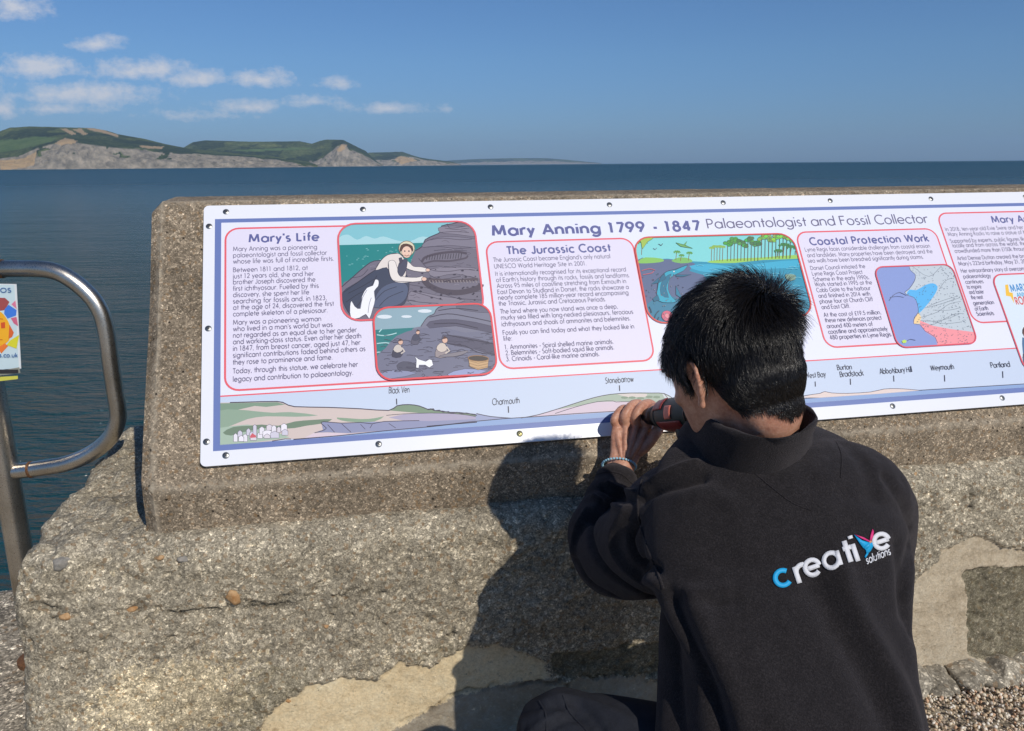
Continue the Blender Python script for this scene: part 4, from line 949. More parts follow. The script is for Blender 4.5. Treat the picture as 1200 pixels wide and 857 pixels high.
# small white dog
p.poly(c4([(122, 522), (118, 470), (125, 445), (140, 470), (165, 480), (172, 425), (195, 385), (222, 375), (232, 348), (248, 352), (246, 378), (228, 400), (232, 440), (222, 480), (206, 526), (190, 505), (160, 522)]), (236, 236, 240), 2)
p.line(c4([(165, 480), (175, 430), (195, 395)]), .0013, (130, 130, 145), smooth=2); p.line(c4([(200, 500), (205, 460), (215, 430)]), .0013, (130, 130, 145), smooth=2)
p.clip = None; ringline(p, ring); p.build('ledge_picture', sign)

# --- picture of people on the shore
p = Print(lambda u, v, h: sl(u, v, SG_T + h), .0040)
u0, u1 = uv(438.4, 385)[0], uv(576.5, 385)[0]; v0 = uv(470, 361.5)[1]; v1 = uv(480, 445.5)[1]
ring = rrect(u0, v0, u1, v1, .036); p.clip = ring
p.poly(ring, (140, 168, 180))
for q in [ell(275, 518, 34, 9), ell(375, 517, 24, 6), ell(458, 492, 32, 8)]: p.poly(c4(q), (214, 222, 228))
p.poly(c4([(225, 578), (330, 572), (440, 566), (400, 620), (300, 690), (220, 720)]), (34, 120, 122))
for q in [[(240, 600), (280, 604), (330, 592)], [(240, 640), (280, 636), (310, 642)], [(240, 680), (270, 676)], [(250, 588), (262, 574)]]: p.line(c4(q), .0022, (180, 215, 215), smooth=2)
p.poly(c4([(400, 575), (440, 562), (470, 520), (500, 505), (520, 476), (600, 455), (700, 450), (800, 470), (800, 700), (500, 640)]), (120, 120, 138), 2)
p.poly(c4([(225, 720), (280, 660), (330, 605), (430, 572), (540, 566), (640, 590), (800, 600), (800, 830), (225, 830)]), (112, 113, 134), 2)
p.outline = .0008
for q, cc in [([(480, 540), (600, 530), (760, 560), (760, 590), (600, 560), (480, 570)], (86, 84, 104)), ([(540, 600), (700, 620), (780, 650), (780, 690), (660, 660), (560, 640)], (84, 82, 102)), ([(330, 740), (360, 722), (410, 730), (415, 760), (350, 768)], (82, 82, 100)),
              ([(240, 780), (320, 760), (420, 775), (300, 800)], (136, 140, 170)), ([(560, 780), (640, 755), (740, 765), (620, 800)], (150, 158, 196)), ([(600, 470), (740, 470), (760, 500), (640, 490)], (104, 102, 120))]: p.poly(c4(q), cc, 2)
for i in range(150):
    x, y = 250 + random.random() * 520, 590 + random.random() * 200; w_ = 12 + random.random() * 40; p.line(c4([(x, y), (x + w_ / 2, y + random.uniform(-7, 5)), (x + w_, y + random.uniform(-4, 4))]), .0012, (70, 68, 88), smooth=2)
for q in [[(440, 562), (470, 520), (500, 505), (520, 476), (600, 455)], [(480, 520), (560, 505), (640, 515), (760, 540)], [(500, 550), (600, 548), (700, 570)], [(520, 490), (600, 480), (700, 490)], [(560, 600), (660, 620), (770, 640)], [(560, 640), (640, 650), (700, 680), (780, 690)]]: p.line(c4(q), .0016, (62, 58, 76), smooth=3)
for (x, y, k, c1, c2) in [(340, 660, 1.0, (200, 190, 182), (60, 60, 80)), (420, 610, .8, (70, 72, 92), (90, 88, 105)), (540, 655, 1.15, (206, 192, 180), (150, 138, 140))]:
    p.poly(c4([(x - 30 * k, y + 40 * k), (x - 24 * k, y + 5), (x - 5, y - 12 * k), (x + 14 * k, y - 6), (x + 18 * k, y + 20 * k), (x + 8 * k, y + 42 * k)]), c2, 2)
    p.poly(c4([(x - 26 * k, y + 8), (x - 12 * k, y - 14 * k), (x + 8 * k, y - 12 * k), (x + 16 * k, y + 12 * k), (x - 8, y + 22 * k)]), c1, 2)
    p.poly(c4(ell(x + 8 * k, y - 26 * k, 11 * k, 12 * k)), (216, 176, 156)); p.poly(c4([(x - 2, y - 30 * k), (x + 6 * k, y - 42 * k), (x + 20 * k, y - 34 * k), (x + 6 * k, y - 32 * k)]), (90, 60, 50))
    p.line(c4([(x + 14 * k, y), (x + 26 * k, y + 16 * k), (x + 10 * k, y + 26 * k)]), .0035, c1)
p.poly(c4([(548, 690), (600, 680), (655, 672), (640, 686), (590, 700), (520, 700)]), (130, 124, 132), 2)
p.poly(c4([(418, 750), (420, 715), (414, 700), (430, 712), (462, 722), (478, 712), (490, 715), (496, 738), (478, 750), (460, 738), (432, 738), (430, 752)]), (238, 238, 242), 1)
p.poly(c4([(655, 705), (700, 722), (748, 712), (744, 750), (700, 760), (662, 745)]), (196, 160, 118), 1); p.poly(c4(ell(701, 708, 47, 13, 2)), (70, 62, 60)); p.line(c4(ell(701, 708, 47, 13, 2)), .0018, (150, 112, 74), closed=True)
for k_ in (722, 734, 746): p.line(c4([(658, k_ - 4), (700, k_ + 8), (746, k_ - 2)]), .0009, (120, 88, 60))
p.clip = None; ringline(p, ring, .0042, (226, 78, 84)); p.build('shore_picture', sign)

# --- picture of the ancient sea
p = Print(lambda u, v, h: sl(u, v, SG_T + h), .0008)
u0, u1 = uv(744.6, 300)[0], uv(931, 290)[0]; v0 = uv(840, 277.3)[1]; v1 = uv(772, 380)[1]
ring = rrect(u0, v0, u1, v1, .042); p.clip = ring
p.poly(ring, (126, 208, 208))
p.poly(c6([(40, 330), (120, 325), (220, 318), (300, 330), (420, 335), (600, 330), (700, 318), (920, 300), (960, 700), (60, 700)]), (28, 142, 172))
p.poly(c6([(40, 340), (160, 325), (240, 322), (320, 335), (360, 345), (330, 380), (400, 400), (410, 440), (320, 500), (300, 660), (60, 660)]), (88, 102, 136), 2)
p.poly(c6([(100, 560), (220, 500), (330, 560), (330, 660), (100, 660)]), (46, 120, 150), 2)
p.poly(c6([(330, 355), (440, 345), (560, 360), (700, 340), (880, 325), (890, 360), (700, 370), (500, 390), (380, 380)]), (52, 168, 200), 2)
p.poly(c6([(640, 480), (760, 470), (920, 470), (940, 640), (640, 640)]), (60, 150, 180), 2)
p.poly(c6([(75, 330), (110, 312), (190, 318), (200, 332), (150, 340), (80, 342)]), (130, 190, 90), 2); p.poly(c6([(430, 330), (560, 318), (700, 312), (860, 300), (890, 318), (700, 325), (560, 340), (440, 340)]), (150, 200, 90), 2)
p.poly(c6([(240, 330), (280, 312), (330, 318), (345, 335), (290, 342)]), (120, 180, 96), 2)
p.outline = .0007
def palm(x, y, h_, r, cc=(88, 150, 70), lean=6):
    p.line(c6([(x, y), (x + lean * .3, y - h_ * .5), (x + lean, y - h_)]), .0016, (120, 92, 62), smooth=2)
    for a in range(8):
        an = math.radians(a * 45 + 10); p.line(c6([(x + lean, y - h_), (x + lean + r * .6 * math.cos(an), y - h_ - r * .35 * abs(math.sin(an)) - 2), (x + lean + r * math.cos(an), y - h_ + r * .4 * math.sin(an))]), .0030, cc, smooth=2)
def tree(x, y, h_, r, cc=(70, 140, 66)):
    p.line(c6([(x, y), (x + 2, y - h_)]), .0018, (92, 74, 60))
    for k_ in range(5): p.poly(c6(ell(x + random.uniform(-r, r) * .8, y - h_ + random.uniform(-r, r) * .5, r * .7, r * .5, 0, 8)), tuple(int(v_ * random.uniform(.8, 1.25)) for v_ in cc))
for x, y, h_, r in [(262, 325, 38, 18), (285, 330, 26, 14), (325, 328, 36, 16), (90, 300, 60, 26)]: palm(x, y, h_, r)
for x in range(440, 500, 14): palm(x, 330, 60 + random.random() * 12, 13, (140, 180, 80), 2)
for x in range(520, 690, 17): tree(x, 330, 78 + random.random() * 30, 17)
for x in range(690, 870, 18): tree(x, 318, 95 + random.random() * 24, 16, (118, 176, 78))
for x, y, h_, r in [(800, 310, 56, 30), (835, 312, 48, 26), (770, 312, 30, 22), (860, 300, 80, 20)]: palm(x, y, h_, r, (54, 124, 66))
p.poly(c6([(262, 240), (300, 250), (318, 232), (310, 252), (345, 268), (305, 262), (285, 258)]), (110, 170, 96)); p.line(c6([(262, 240), (300, 250), (345, 268)]), .0016, (60, 110, 60))
p.line(c6([(175, 246), (188, 254), (196, 244)]), .0018, INK); p.line(c6([(148, 268), (158, 274), (166, 266)]), .0016, (90, 100, 120))
p.poly(c6([(80, 215), (150, 215), (120, 235), (95, 270), (88, 240)]), (160, 190, 80), 2)
p.poly(c6([(172, 528), (168, 470), (180, 420), (215, 385), (262, 375), (318, 352), (300, 380), (262, 398), (232, 420), (222, 470), (240, 510), (262, 535), (220, 540)]), (38, 160, 186), 2)
p.poly(c6([(186, 500), (186, 450), (205, 415), (240, 395), (225, 430), (212, 470), (226, 515)]), (22, 110, 140), 2)
p.poly(c6([(205, 395), (170, 420), (138, 448), (178, 440), (212, 420)]), (20, 100, 130), 1); p.poly(c6([(262, 398), (300, 400), (340, 398), (300, 410), (262, 410)]), (20, 100, 130), 1)
p.poly(c6([(262, 455), (280, 490), (292, 520), (262, 500)]), (28, 120, 150), 1); p.poly(c6([(170, 500), (145, 520), (152, 535), (180, 525)]), (20, 100, 130), 1)
p.line(c6([(168, 480), (180, 420), (215, 385), (262, 372), (322, 350)]), .0016, (14, 60, 86), smooth=3); p.poly(c6(ell(252, 384, 4, 4)), (236, 240, 240))
p.poly(c6([(810, 400), (840, 395), (862, 405), (858, 425), (830, 430), (815, 420)]), (120, 150, 130), 2); p.line(c6([(800, 420), (780, 435)]), .002, (120, 150, 130))
p.poly(c6([(190, 610), (196, 588), (215, 580), (238, 588), (246, 612), (230, 632), (205, 630)]), (206, 100, 124), 2); p.poly(c6([(205, 605), (216, 592), (230, 605), (220, 620)]), (226, 140, 150), 2)
for q in [[(130, 640), (140, 590), (128, 560)], [(150, 640), (160, 600), (178, 580)], [(120, 610), (135, 585)], [(165, 640), (176, 612)], [(280, 640), (292, 600), (306, 590)], [(255, 640), (262, 608)]]: p.line(c6(q), .0026, (30, 70, 96), smooth=2)
for q in [[(90, 380), (130, 370), (158, 378)], [(96, 400), (140, 392), (150, 382)]]: p.line(c6(q), .0020, (190, 96, 110), smooth=2)
for i in range(46):
    x, y = 90 + random.random() * 230, 390 + random.random() * 240; p.poly(c6(ell(x, y, 2.4, 2, 0, 6)), random.choice([(196, 110, 120), (120, 200, 214), (210, 220, 220), (44, 60, 90)]))
for i in range(30):
    x, y = 340 + random.random() * 540, 345 + random.random() * 120; p.line(c6([(x, y), (x + 16, y - 3), (x + 34, y)]), .0012, (120, 206, 224), smooth=2)
p.clip = None; ringline(p, ring, .0040, (214, 84, 78)); p.build('ancient_sea_picture', sign)

# --- map
p = Print(lambda u, v, h: sl(u, v, SG_T + h), .0016)
u0, u1 = uv(1025.4, 325)[0], uv(1119.6, 330)[0]; v0 = uv(1070, 312.7)[1]; v1 = uv(1090, 406.5)[1]
ring = rrect(u0, v0, u1, v1, .026); p.clip = ring
p.poly(ring, (134, 152, 206))
coast = [(545, 370), (552, 400), (575, 420), (572, 450), (545, 490), (525, 505), (540, 520), (570, 530), (585, 560), (590, 600), (572, 625), (568, 655), (598, 660), (622, 690), (670, 720), (692, 780)]
p.poly(c7(coast + [(900, 800), (900, 350), (545, 350)]), (190, 200, 208))
p.poly(c7([(548, 492), (580, 495), (625, 470), (660, 462), (682, 478), (672, 510), (640, 555), (600, 600), (588, 598), (584, 555), (560, 525), (535, 515)]), (84, 176, 230), 2)
p.poly(c7([(572, 625), (590, 602), (604, 625), (596, 655), (568, 655)]), (240, 206, 150), 1)
p.poly(c7([(598, 640), (660, 665), (740, 680), (880, 698), (900, 780), (690, 780), (670, 722), (622, 692), (598, 662)]), (240, 148, 156), 1)
p.line(c7(coast), .0018, (90, 96, 130), smooth=2)
for q in [[(604, 625), (680, 600), (740, 560), (820, 545)], [(620, 580), (700, 560), (790, 530)], [(600, 640), (700, 640), (830, 590)], [(640, 570), (720, 540), (810, 515)], [(690, 490), (720, 450), (760, 440), (800, 470)], [(598, 655), (660, 660), (760, 610), (830, 610)], [(660, 590), (740, 590), (820, 570)], [(560, 380), (640, 430), (700, 380)], [(640, 640), (720, 655), (840, 640)]]: p.line(c7(q), .0012, (120, 130, 142), smooth=3)
for i in range(420):
    x, y = 560 + random.random() * 290, 385 + random.random() * 370
    p.poly(c7(ell(x, y, 1.4 + random.random() * 1.6, 1.8, 0, 5)), (96, 108, 126) if not (x < 630 and y < 460) else (150, 160, 172)) if inpoly(np.array([x]), np.array([y]), coast + [(900, 800), (900, 350)])[0] else None
p.line(c7([(450, 545), (470, 520), (500, 506), (530, 520), (545, 512)]), .0016, (100, 108, 140), smooth=2); p.line(c7([(455, 530), (490, 525), (520, 530)]), .0012, (100, 108, 140), smooth=2)
p.poly(c7([(510, 738), (522, 732), (534, 738), (528, 748), (514, 748)]), (190, 224, 90), 1); p.line(c7([(535, 738), (550, 730), (575, 735)]), .0013, (70, 76, 110), smooth=2)
p.clip = None; ringline(p, ring, .0036, (222, 84, 100)); p.build('coast_map', sign)

# --- corner picture cut by the edge of the frame
p = Print(lambda u, v, h: sl(u, v, SG_T + h), .0018)
u0 = uv(1165.6, 340)[0]; v0 = uv(1195, 322)[1]; v1 = uv(1200, 437)[1]; u1 = u0 + .40
ring = rrect(u0, v0, u1, v1, .03); p.clip = ring
p.poly(ring, (214, 226, 236))
p.poly(c7([(1004, 470), (1018, 468), (1024, 505), (1040, 508), (1048, 560), (1030, 525), (1008, 522)]), (240, 190, 60), 0)
t_ = lambda s_, x, y, xr, sz, cc: p.text(s_, c7([(x, y)])[0], c7([(xr, y)])[0][0] - c7([(x, y)])[0][0], sz, cc, .035, 2, 0, 1, .04)
t_('MARY', 1034, 503, 1118, .030, (60, 140, 200)); t_('ANNING', 1062, 528, 1148, .018, (90, 170, 210)); t_('ROCKS', 1058, 564, 1150, .030, (214, 86, 80))
p.poly(c7([(1085, 700), (1092, 672), (1112, 664), (1140, 672), (1150, 720), (1110, 730)]), (80, 52, 50), 2); p.poly(c7(ell(1116, 705, 22, 28)), (226, 190, 170)); p.poly(c7([(1088, 790), (1086, 720), (1112, 735), (1150, 740), (1160, 840), (1100, 830)]), (70, 110, 150), 2)
p.poly(c7([(1092, 857), (1088, 800), (1120, 790), (1180, 800), (1180, 900), (1100, 900)]), (90, 96, 120), 2); p.line(c7([(1092, 800), (1086, 840), (1104, 870)]), .002, INK, smooth=2)
p.clip = None; ringline(p, ring, .0042, (222, 84, 100)); p.build('corner_picture', sign)

# --- long drawing of the coast along the foot
p = Print(lambda u, v, h: sl(u, v, SG_T + h), .0006)
p.clip = [(i_u, st_v + .002), (SG_W - i_u, st_v + .002), (SG_W - i_u, b_v - .0127), (i_u, b_v - .0127)]
bl = b_v - .0125
def down(pts, v_): return pts + [(pts[-1][0], v_), (pts[0][0], v_)]
# pale sea band then the deeper line
wl_pts = c8([(415, 348), (600, 333), (800, 312), (1000, 294), (1195, 275)]) + cA([(0, 322), (200, 301), (360, 286), (520, 276), (700, 262), (900, 250), (1100, 236)]) + cB([(0, 275), (160, 259), (400, 243), (740, 218), (1200, 190), (1280, 186)])
p.poly(down(c8([(90, 378), (160, 378), (270, 366), (415, 350)]) + wl_pts[1:], bl + .001), (138, 164, 206))
p.poly(c8([(95, 192), (200, 190), (345, 187), (420, 209), (560, 212), (700, 218), (820, 225), (950, 235), (1195, 250), (1195, 272), (900, 305), (700, 322), (520, 338), (415, 346), (380, 345), (260, 365), (150, 372), (95, 378)]), (206, 190, 184))
p.poly(c8([(95, 195), (240, 192), (345, 190), (380, 200), (300, 210), (250, 206), (180, 222), (95, 226)]), (126, 150, 130), 0)
p.poly(c8([(95, 228), (180, 222), (250, 228), (330, 235), (400, 232), (520, 246), (420, 252), (300, 250), (220, 262), (150, 290), (95, 298)]), (142, 164, 144), 2)
p.poly(c8([(95, 300), (150, 292), (220, 285), (300, 300), (400, 340), (330, 350), (150, 372), (95, 378)]), (164, 184, 166), 0)
p.poly(c8([(115, 320), (160, 295), (230, 290), (280, 285), (350, 290), (420, 272), (500, 265), (580, 262), (540, 280), (470, 290), (420, 300), (370, 302), (300, 300), (200, 318), (150, 332)]), (112, 132, 112), 2)
p.poly(c8([(600, 255), (700, 262), (760, 258), (800, 250), (760, 272), (680, 275), (620, 268)]), (134, 158, 134), 2)
p.poly(c8([(820, 225), (855, 205), (905, 198), (950, 206), (985, 220), (1050, 228), (1120, 235), (1195, 246), (1195, 252), (1000, 240), (900, 232)]), (120, 142, 118), 1)
p.poly(c8([(500, 320), (540, 308), (535, 282), (540, 272), (600, 278), (700, 275), (800, 272), (950, 268), (1195, 262), (1195, 274), (1000, 292), (800, 311), (650, 322), (560, 318)]), (138, 142, 174), 1)
p.poly(c8([(820, 255), (900, 238), (1000, 236), (1100, 240), (1195, 250), (1195, 262), (1000, 270), (880, 268)]), (168, 160, 184), 1)
p.poly(c8([(500, 322), (560, 320), (650, 324), (760, 316), (700, 324), (520, 338), (460, 342)]), (214, 196, 206), 1)
for q, w_ in [([(95, 193), (200, 190), (345, 187), (380, 196), (420, 209), (560, 212), (700, 218), (820, 225), (855, 205), (905, 200), (950, 206), (985, 220), (1000, 218), (1015, 226), (1050, 228), (1075, 233), (1120, 234), (1195, 243)], .0022),
              ([(505, 320), (535, 312), (555, 300), (532, 280), (545, 273), (620, 279), (700, 276), (750, 282), (800, 272), (950, 268)], .0016), ([(560, 285), (590, 318)], .0013), ([(620, 282), (660, 318)], .0013), ([(700, 284), (720, 305)], .0012), ([(750, 284), (740, 300)], .0012), ([(820, 280), (850, 300)], .0012),
              ([(810, 246), (880, 240), (1000, 236), (1120, 240), (1195, 252)], .0013), ([(80, 378), (150, 376), (260, 366), (380, 346), (420, 350)], .0016)]: p.line(c8(q), w_, INK, smooth=2)
p.poly(cA([(229, 263), (300, 275), (400, 284), (300, 290), (229, 298)]), (150, 158, 190), 0)
p.line(cA([(232, 262), (300, 276), (400, 284)]), .0018, INK, smooth=2)
p.poly(cA([(440, 283), (520, 268), (620, 238), (700, 212), (780, 188), (860, 172), (950, 166), (1050, 166), (1110, 168), (1150, 190), (1150, 242), (900, 252), (600, 272)]), (206, 190, 204), 0)
p.poly(cA([(600, 245), (700, 212), (780, 190), (860, 172), (950, 167), (1050, 166), (1110, 168), (1150, 190), (1150, 232), (1060, 215), (950, 205), (880, 205), (800, 208), (700, 228)]), (158, 174, 158), 0)
p.poly(cA([(890, 172), (960, 168), (1030, 170), (1030, 184), (940, 186)]), (206, 196, 190), 1)
for cx_ in (925, 960, 1000, 1040, 1075): p.poly(cA(ell(cx_, 186 + random.uniform(-3, 6), 18, 6, 0, 8)), (120, 140, 120))
p.line(cA([(440, 283), (520, 268), (620, 238), (700, 212), (780, 188), (860, 172), (950, 166), (1050, 166), (1110, 168), (1150, 190)]), .0018, INK, smooth=2)
p.line(cA([(600, 262), (700, 230), (800, 206), (870, 203), (885, 208), (960, 206), (1060, 216), (1150, 234)]), .0014, INK, smooth=2)
p.line(wl_pts, .0018, INK); p.line(c8([(985, 222), (1010, 218), (1016, 226), (1035, 224), (1050, 232), (1075, 230), (1085, 237), (1110, 233), (1130, 238), (1150, 236), (1195, 246)]), .0022, INK)
p.poly(cA([(1100, 168), (1150, 190), (1200, 206)]) + cB([(165, 228), (235, 250), (160, 262), (0, 276)]) + cA([(1140, 240)]), (196, 204, 206), 0)
p.line(cA([(1110, 168), (1200, 206)]) + cB([(165, 228), (205, 242), (240, 250)]), .0016, INK, smooth=2)
p.poly(cB([(215, 250), (270, 236), (300, 232), (320, 224), (350, 230), (420, 232), (520, 226), (580, 213), (640, 211), (700, 215), (740, 219), (560, 234), (300, 251)]), (222, 204, 198), 0)
p.line(cB([(215, 245), (270, 236), (300, 232), (320, 224), (350, 230), (420, 232), (520, 226), (580, 213), (640, 211), (700, 215), (745, 219)]), .0014, INK, smooth=2)
# little harbour town
for (x, y, w_, h_) in [(160, 330, 18, 28), (178, 318, 20, 20), (200, 335, 20, 25), (215, 312, 18, 22), (228, 325, 30, 25), (243, 297, 16, 40), (262, 330, 22, 20), (270, 308, 22, 26), (285, 322, 40, 24), (300, 300, 26, 18), (322, 305, 20, 24), (318, 330, 36, 22), (345, 312, 16, 18), (362, 300, 26, 26), (366, 325, 26, 18), (182, 340, 22, 18), (232, 345, 26, 12), (290, 340, 26, 12)]:
    dy = -(x - 160) * .06; q = [(x, y + dy), (x + w_ / 2, y - 8 + dy), (x + w_, y + dy), (x + w_, y + h_ + dy), (x, y + h_ + dy)]
    p.poly(c8(q), random.choice([(226, 222, 230), (214, 206, 214), (232, 228, 236), (204, 200, 214)])); p.line(c8(q), .0009, (84, 78, 96), closed=True)
p.poly(c8([(230, 335), (240, 322), (256, 332), (256, 340), (232, 342)]), (204, 96, 106))
for cr, nm, x, y, xr, tx, ty0, ty1 in [(c8, 'Black Ven', 820, 153, 908, 853, 175, 200), (cA, 'Charmouth', 306, 222, 434, 381, 228, 258), (cA, 'Stonebarrow', 836, 121, 968, 901, 130, 156), (cB, 'West Bay', 234, 165, 326, 278, 180, 202), (cB, 'Burton', 376, 130, 440, None, 0, 0),
        (cB, 'Bradstock', 388, 160, 492, 432, 168, 194), (cB, 'Abbotsbury Hill', 562, 147, 704, 622, 154, 180), (cB, 'Weymouth', 786, 132, 888, 845, 152, 180), (cB, 'Portland', 1050, 120, 1134, 1100, 135, 164)]:
    a = cr([(x, y)])[0]; b = cr([(xr, y - (xr - x) * .07)])[0]; p.text(nm, a, b[0] - a[0], .0205, (40, 38, 56), .004, 2, .1, 1.0, 0.0, .03)
    if tx: p.line(cr([(tx, ty0), (tx + (ty1 - ty0) * .05, ty1)]), .0022, (48, 46, 66))
p.build('coastline_drawing', sign)

# --- screws
msw = M('screw_zinc', (.30, .30, .29), .38, 1.0); MAT_SCREW = msw.m
MAT_DARK = M('screw_recess', (.03, .03, .035), .6).m
MAT_SCREWY = M('screw_yellow_zinc', (.42, .38, .18), .38, 1.0).m
def disc_at(u, v, h, r, n=18, h2=.0012, dome=True):
    ring_ = [sl(u + r * math.cos(a), v + r * math.sin(a), h) for a in np.linspace(0, 2 * math.pi, n, endpoint=False)]
    ring2 = [sl(u + r * .72 * math.cos(a), v + r * .72 * math.sin(a), h + h2) for a in np.linspace(0, 2 * math.pi, n, endpoint=False)]
    V_ = ring_ + ring2 + [sl(u, v, h + h2 * 1.15)]
    return V_, [(i, (i + 1) % n, n + (i + 1) % n, n + i) for i in range(n)] + [(n + i, n + (i + 1) % n, 2 * n) for i in range(n)]
tops = [(265.2, 250.4), (425.4, 247.7), (574.6, 243.9), (713.8, 241.5), (846.5, 237.5), (971.8, 235.5), (1089.6, 233.2), (1199.4, 230.3)]
tv = np.mean([uv(*q)[1] for q in tops[1:6]]); bv = uv(443.7, 521.2)[1]
scr = [(uv(*q)[0], tv) for q in tops] + [(uv(*q)[0], bv) for q in [(265, 535.8), (443.7, 521.2), (608.5, 508.3), (1045, 477), (1173, 466.7)]]
scr += [(uv(608.5, 508)[0] + d_, bv) for d_ in (.31, .62)] + [(uv(*q)[0], uv(*q)[1]) for q in [(245.4, 266.4), (244.5, 386), (242.4, 518.5)]] + [(SG_W - .02, v_) for v_ in (.03, .31, .58)]
for i, (u_, v_) in enumerate(scr):
    V_, F_ = disc_at(u_, v_, SG_T + .0003, .0072); s_o = mesh('screw', V_, [f[::-1] for f in F_], MAT_SCREWY if i == 10 else MAT_SCREW, sign)
    a_ = random.random() * 6; c_, n_ = math.cos(a_), math.sin(a_)
    q_ = []
    for k_ in range(16):
        r_ = (.0040 if k_ % 4 in (0, 1) else .0014); an = k_ / 16 * 2 * math.pi + a_; q_.append(sl(u_ + r_ * math.cos(an), v_ + r_ * math.sin(an), SG_T + .00196))
    mesh('recess', q_, [tuple(range(16))[::-1]], MAT_DARK, s_o, False)
    if i == 10: s_o['label'] = 'yellowish screw in the lower margin'

# ================================================================== POSTER ON THE POST
DP = DR - .045
def pp(x, y, h=0): r = view_ray(x, y); q = EYE + r * (DP / r.y); return (q.x - po.x, -h, q.z - po.z)
po = EYE + view_ray(21, 447) * (DP / view_ray(21, 447).y)
MAT_LAM = M('laminate', (.80, .83, .84), .18, 0, .5).m
poster = empty('poster', po, 0, 'colourful laminated poster hanging under the rail, cut off by the left picture edge', 'poster')
P_ = Print(lambda u, v, h: pp(u, v, h), .0012, .00012)
E_ = crop(1, 0, 0); k9 = lambda pts: [(x / 4.767, 290 + y / 4.767) for x, y in pts]
mesh('sheet', [pp(-95, 331), pp(19.5, 333), pp(25, 432), pp(-92, 436), pp(-95, 331, .001), pp(19.5, 333, .001), pp(25, 432, .001), pp(-92, 436, .001)], [(4, 7, 6, 5), (0, 1, 2, 3), (0, 4, 5, 1), (1, 5, 6, 2), (2, 6, 7, 3), (3, 7, 4, 0)], MAT_LAM, poster, False)
P_.poly(k9([(-60, 208), (82, 210), (108, 672), (-60, 690)]), (206, 226, 232))
P_.poly(k9([(-60, 280), (30, 282), (55, 305), (30, 350), (-60, 365)]), (168, 84, 84)); P_.poly(k9([(28, 345), (50, 320), (95, 350), (92, 380), (45, 398), (25, 370)]), (72, 130, 226))
P_.poly(k9([(66, 318), (88, 296), (96, 345)]), (226, 130, 160)); P_.poly(k9([(62, 395), (95, 388), (104, 440), (80, 425)]), (214, 110, 140))
P_.poly(k9([(-60, 350), (0, 355), (38, 395), (58, 440), (60, 500), (30, 540), (-60, 560)]), (250, 184, 50), 2); P_.poly(k9([(55, 430), (80, 475), (70, 500), (50, 510)]), (226, 110, 60))
P_.poly(k9([(58, 520), (110, 488), (95, 565), (40, 545)]), (226, 220, 60)); P_.poly(k9([(-10, 560), (30, 535), (48, 550), (10, 592)]), (246, 130, 60)); P_.poly(k9([(8, 420), (32, 416), (32, 450), (10, 452)]), (220, 90, 50)); P_.line(k9([(0, 398), (20, 400)]), .8, (200, 80, 40)); P_.line(k9([(0, 515), (18, 515)]), .8, (200, 80, 40))
def ptext(s_, x0_, y0_, x1_, hpx, cc):
    st, _ = letters(s_, .15); X = np.concatenate([V[:, 0] for V, F in st]); a_, b_ = X.min(), X.max()
    for i, (V, F) in enumerate(st):
        P_.h += 2e-5; P_.raw([((x0_ + (v[0] - a_) / (b_ - a_) * (x1_ - x0_)) / 4.767, 290 + (y0_ - v[1] / .7 * hpx) / 4.767) for v in V], F, lin(cc), False)
ptext('OS', 4, 251, 67, 24, (80, 120, 170)); ptext('s.co.uk', 0, 612, 103, 22, (80, 120, 170))
P_.poly(k9([(0, 690), (112, 668), (118, 700), (0, 715)]), (150, 152, 140)); P_.poly(k9([(0, 722), (104, 716), (104, 734), (0, 746)]), (214, 210, 90))
P_.build('poster_print', poster)
t_a, t_b = Vector(pp(-60, 437)), Vector(pp(22, 433)); MB().box((t_a + t_b) / 2 + Vector((0, -.003, 0)), ((t_b - t_a).length, .006, .008)).build('clip_bar', MAT_DARK, poster, smooth=False)
# ================================================================== PERSON
def mat_skin():
    m = M('skin', (.50, .27, .18), .48, 0, .4)
    n1 = m.noise(38, 4, .6); n2 = m.noise(260, 3, .6)
    m.color(m.ramp(m.mix(.35, n1, n2), [(.34, (.36, .15, .095)), (.5, (.50, .245, .16)), (.66, (.60, .34, .24))]))
    m.b.inputs['Subsurface Weight'].default_value = .12; m.b.inputs['Subsurface Radius'].default_value = (.008, .003, .0015)
    try: m.b.inputs['Subsurface Scale'].default_value = 1.0
    except Exception: pass
    m.bump(n2, .0006, .8); return m.m
def mat_fleece():
    m = M('black_fleece', (.026, .0235, .026), 1.0, 0, .12)
    n = m.noise(420, 4, .75); n2 = m.noise(60, 5, .65)
    m.color(m.ramp(m.mix(.18, n, n2), [(.38, (.0075, .0065, .007)), (.5, (.0135, .0118, .0125)), (.64, (.031, .027, .028))]))
    m.b.inputs['Sheen Weight'].default_value = .14; m.b.inputs['Sheen Roughness'].default_value = .6; m.b.inputs['Sheen Tint'].default_value = (.75, .68, .72, 1)
    m.bump(n, .0020, 1.0); m.bump(n2, .0012, .5); return m.m
def mat_trouser():
    m = M('charcoal_work_trousers', (.035, .035, .04), .9, 0, .2)
    n = m.noise(700, 2, .6); n2 = m.noise(40, 5, .6); m.color(m.ramp(m.mix(.5, n, n2), [(.36, (.014, .015, .020)), (.64, (.028, .030, .038))])); m.bump(n, .0004); return m.m
MAT_SKIN, MAT_FLEECE, MAT_TROUSER = mat_skin(), mat_fleece(), mat_trouser()
MAT_HAIR = M('black_hair', (.012, .0095, .0085), .30, 0, .6).m
MAT_SHOE = M('black_leather', (.02, .02, .02), .5).m

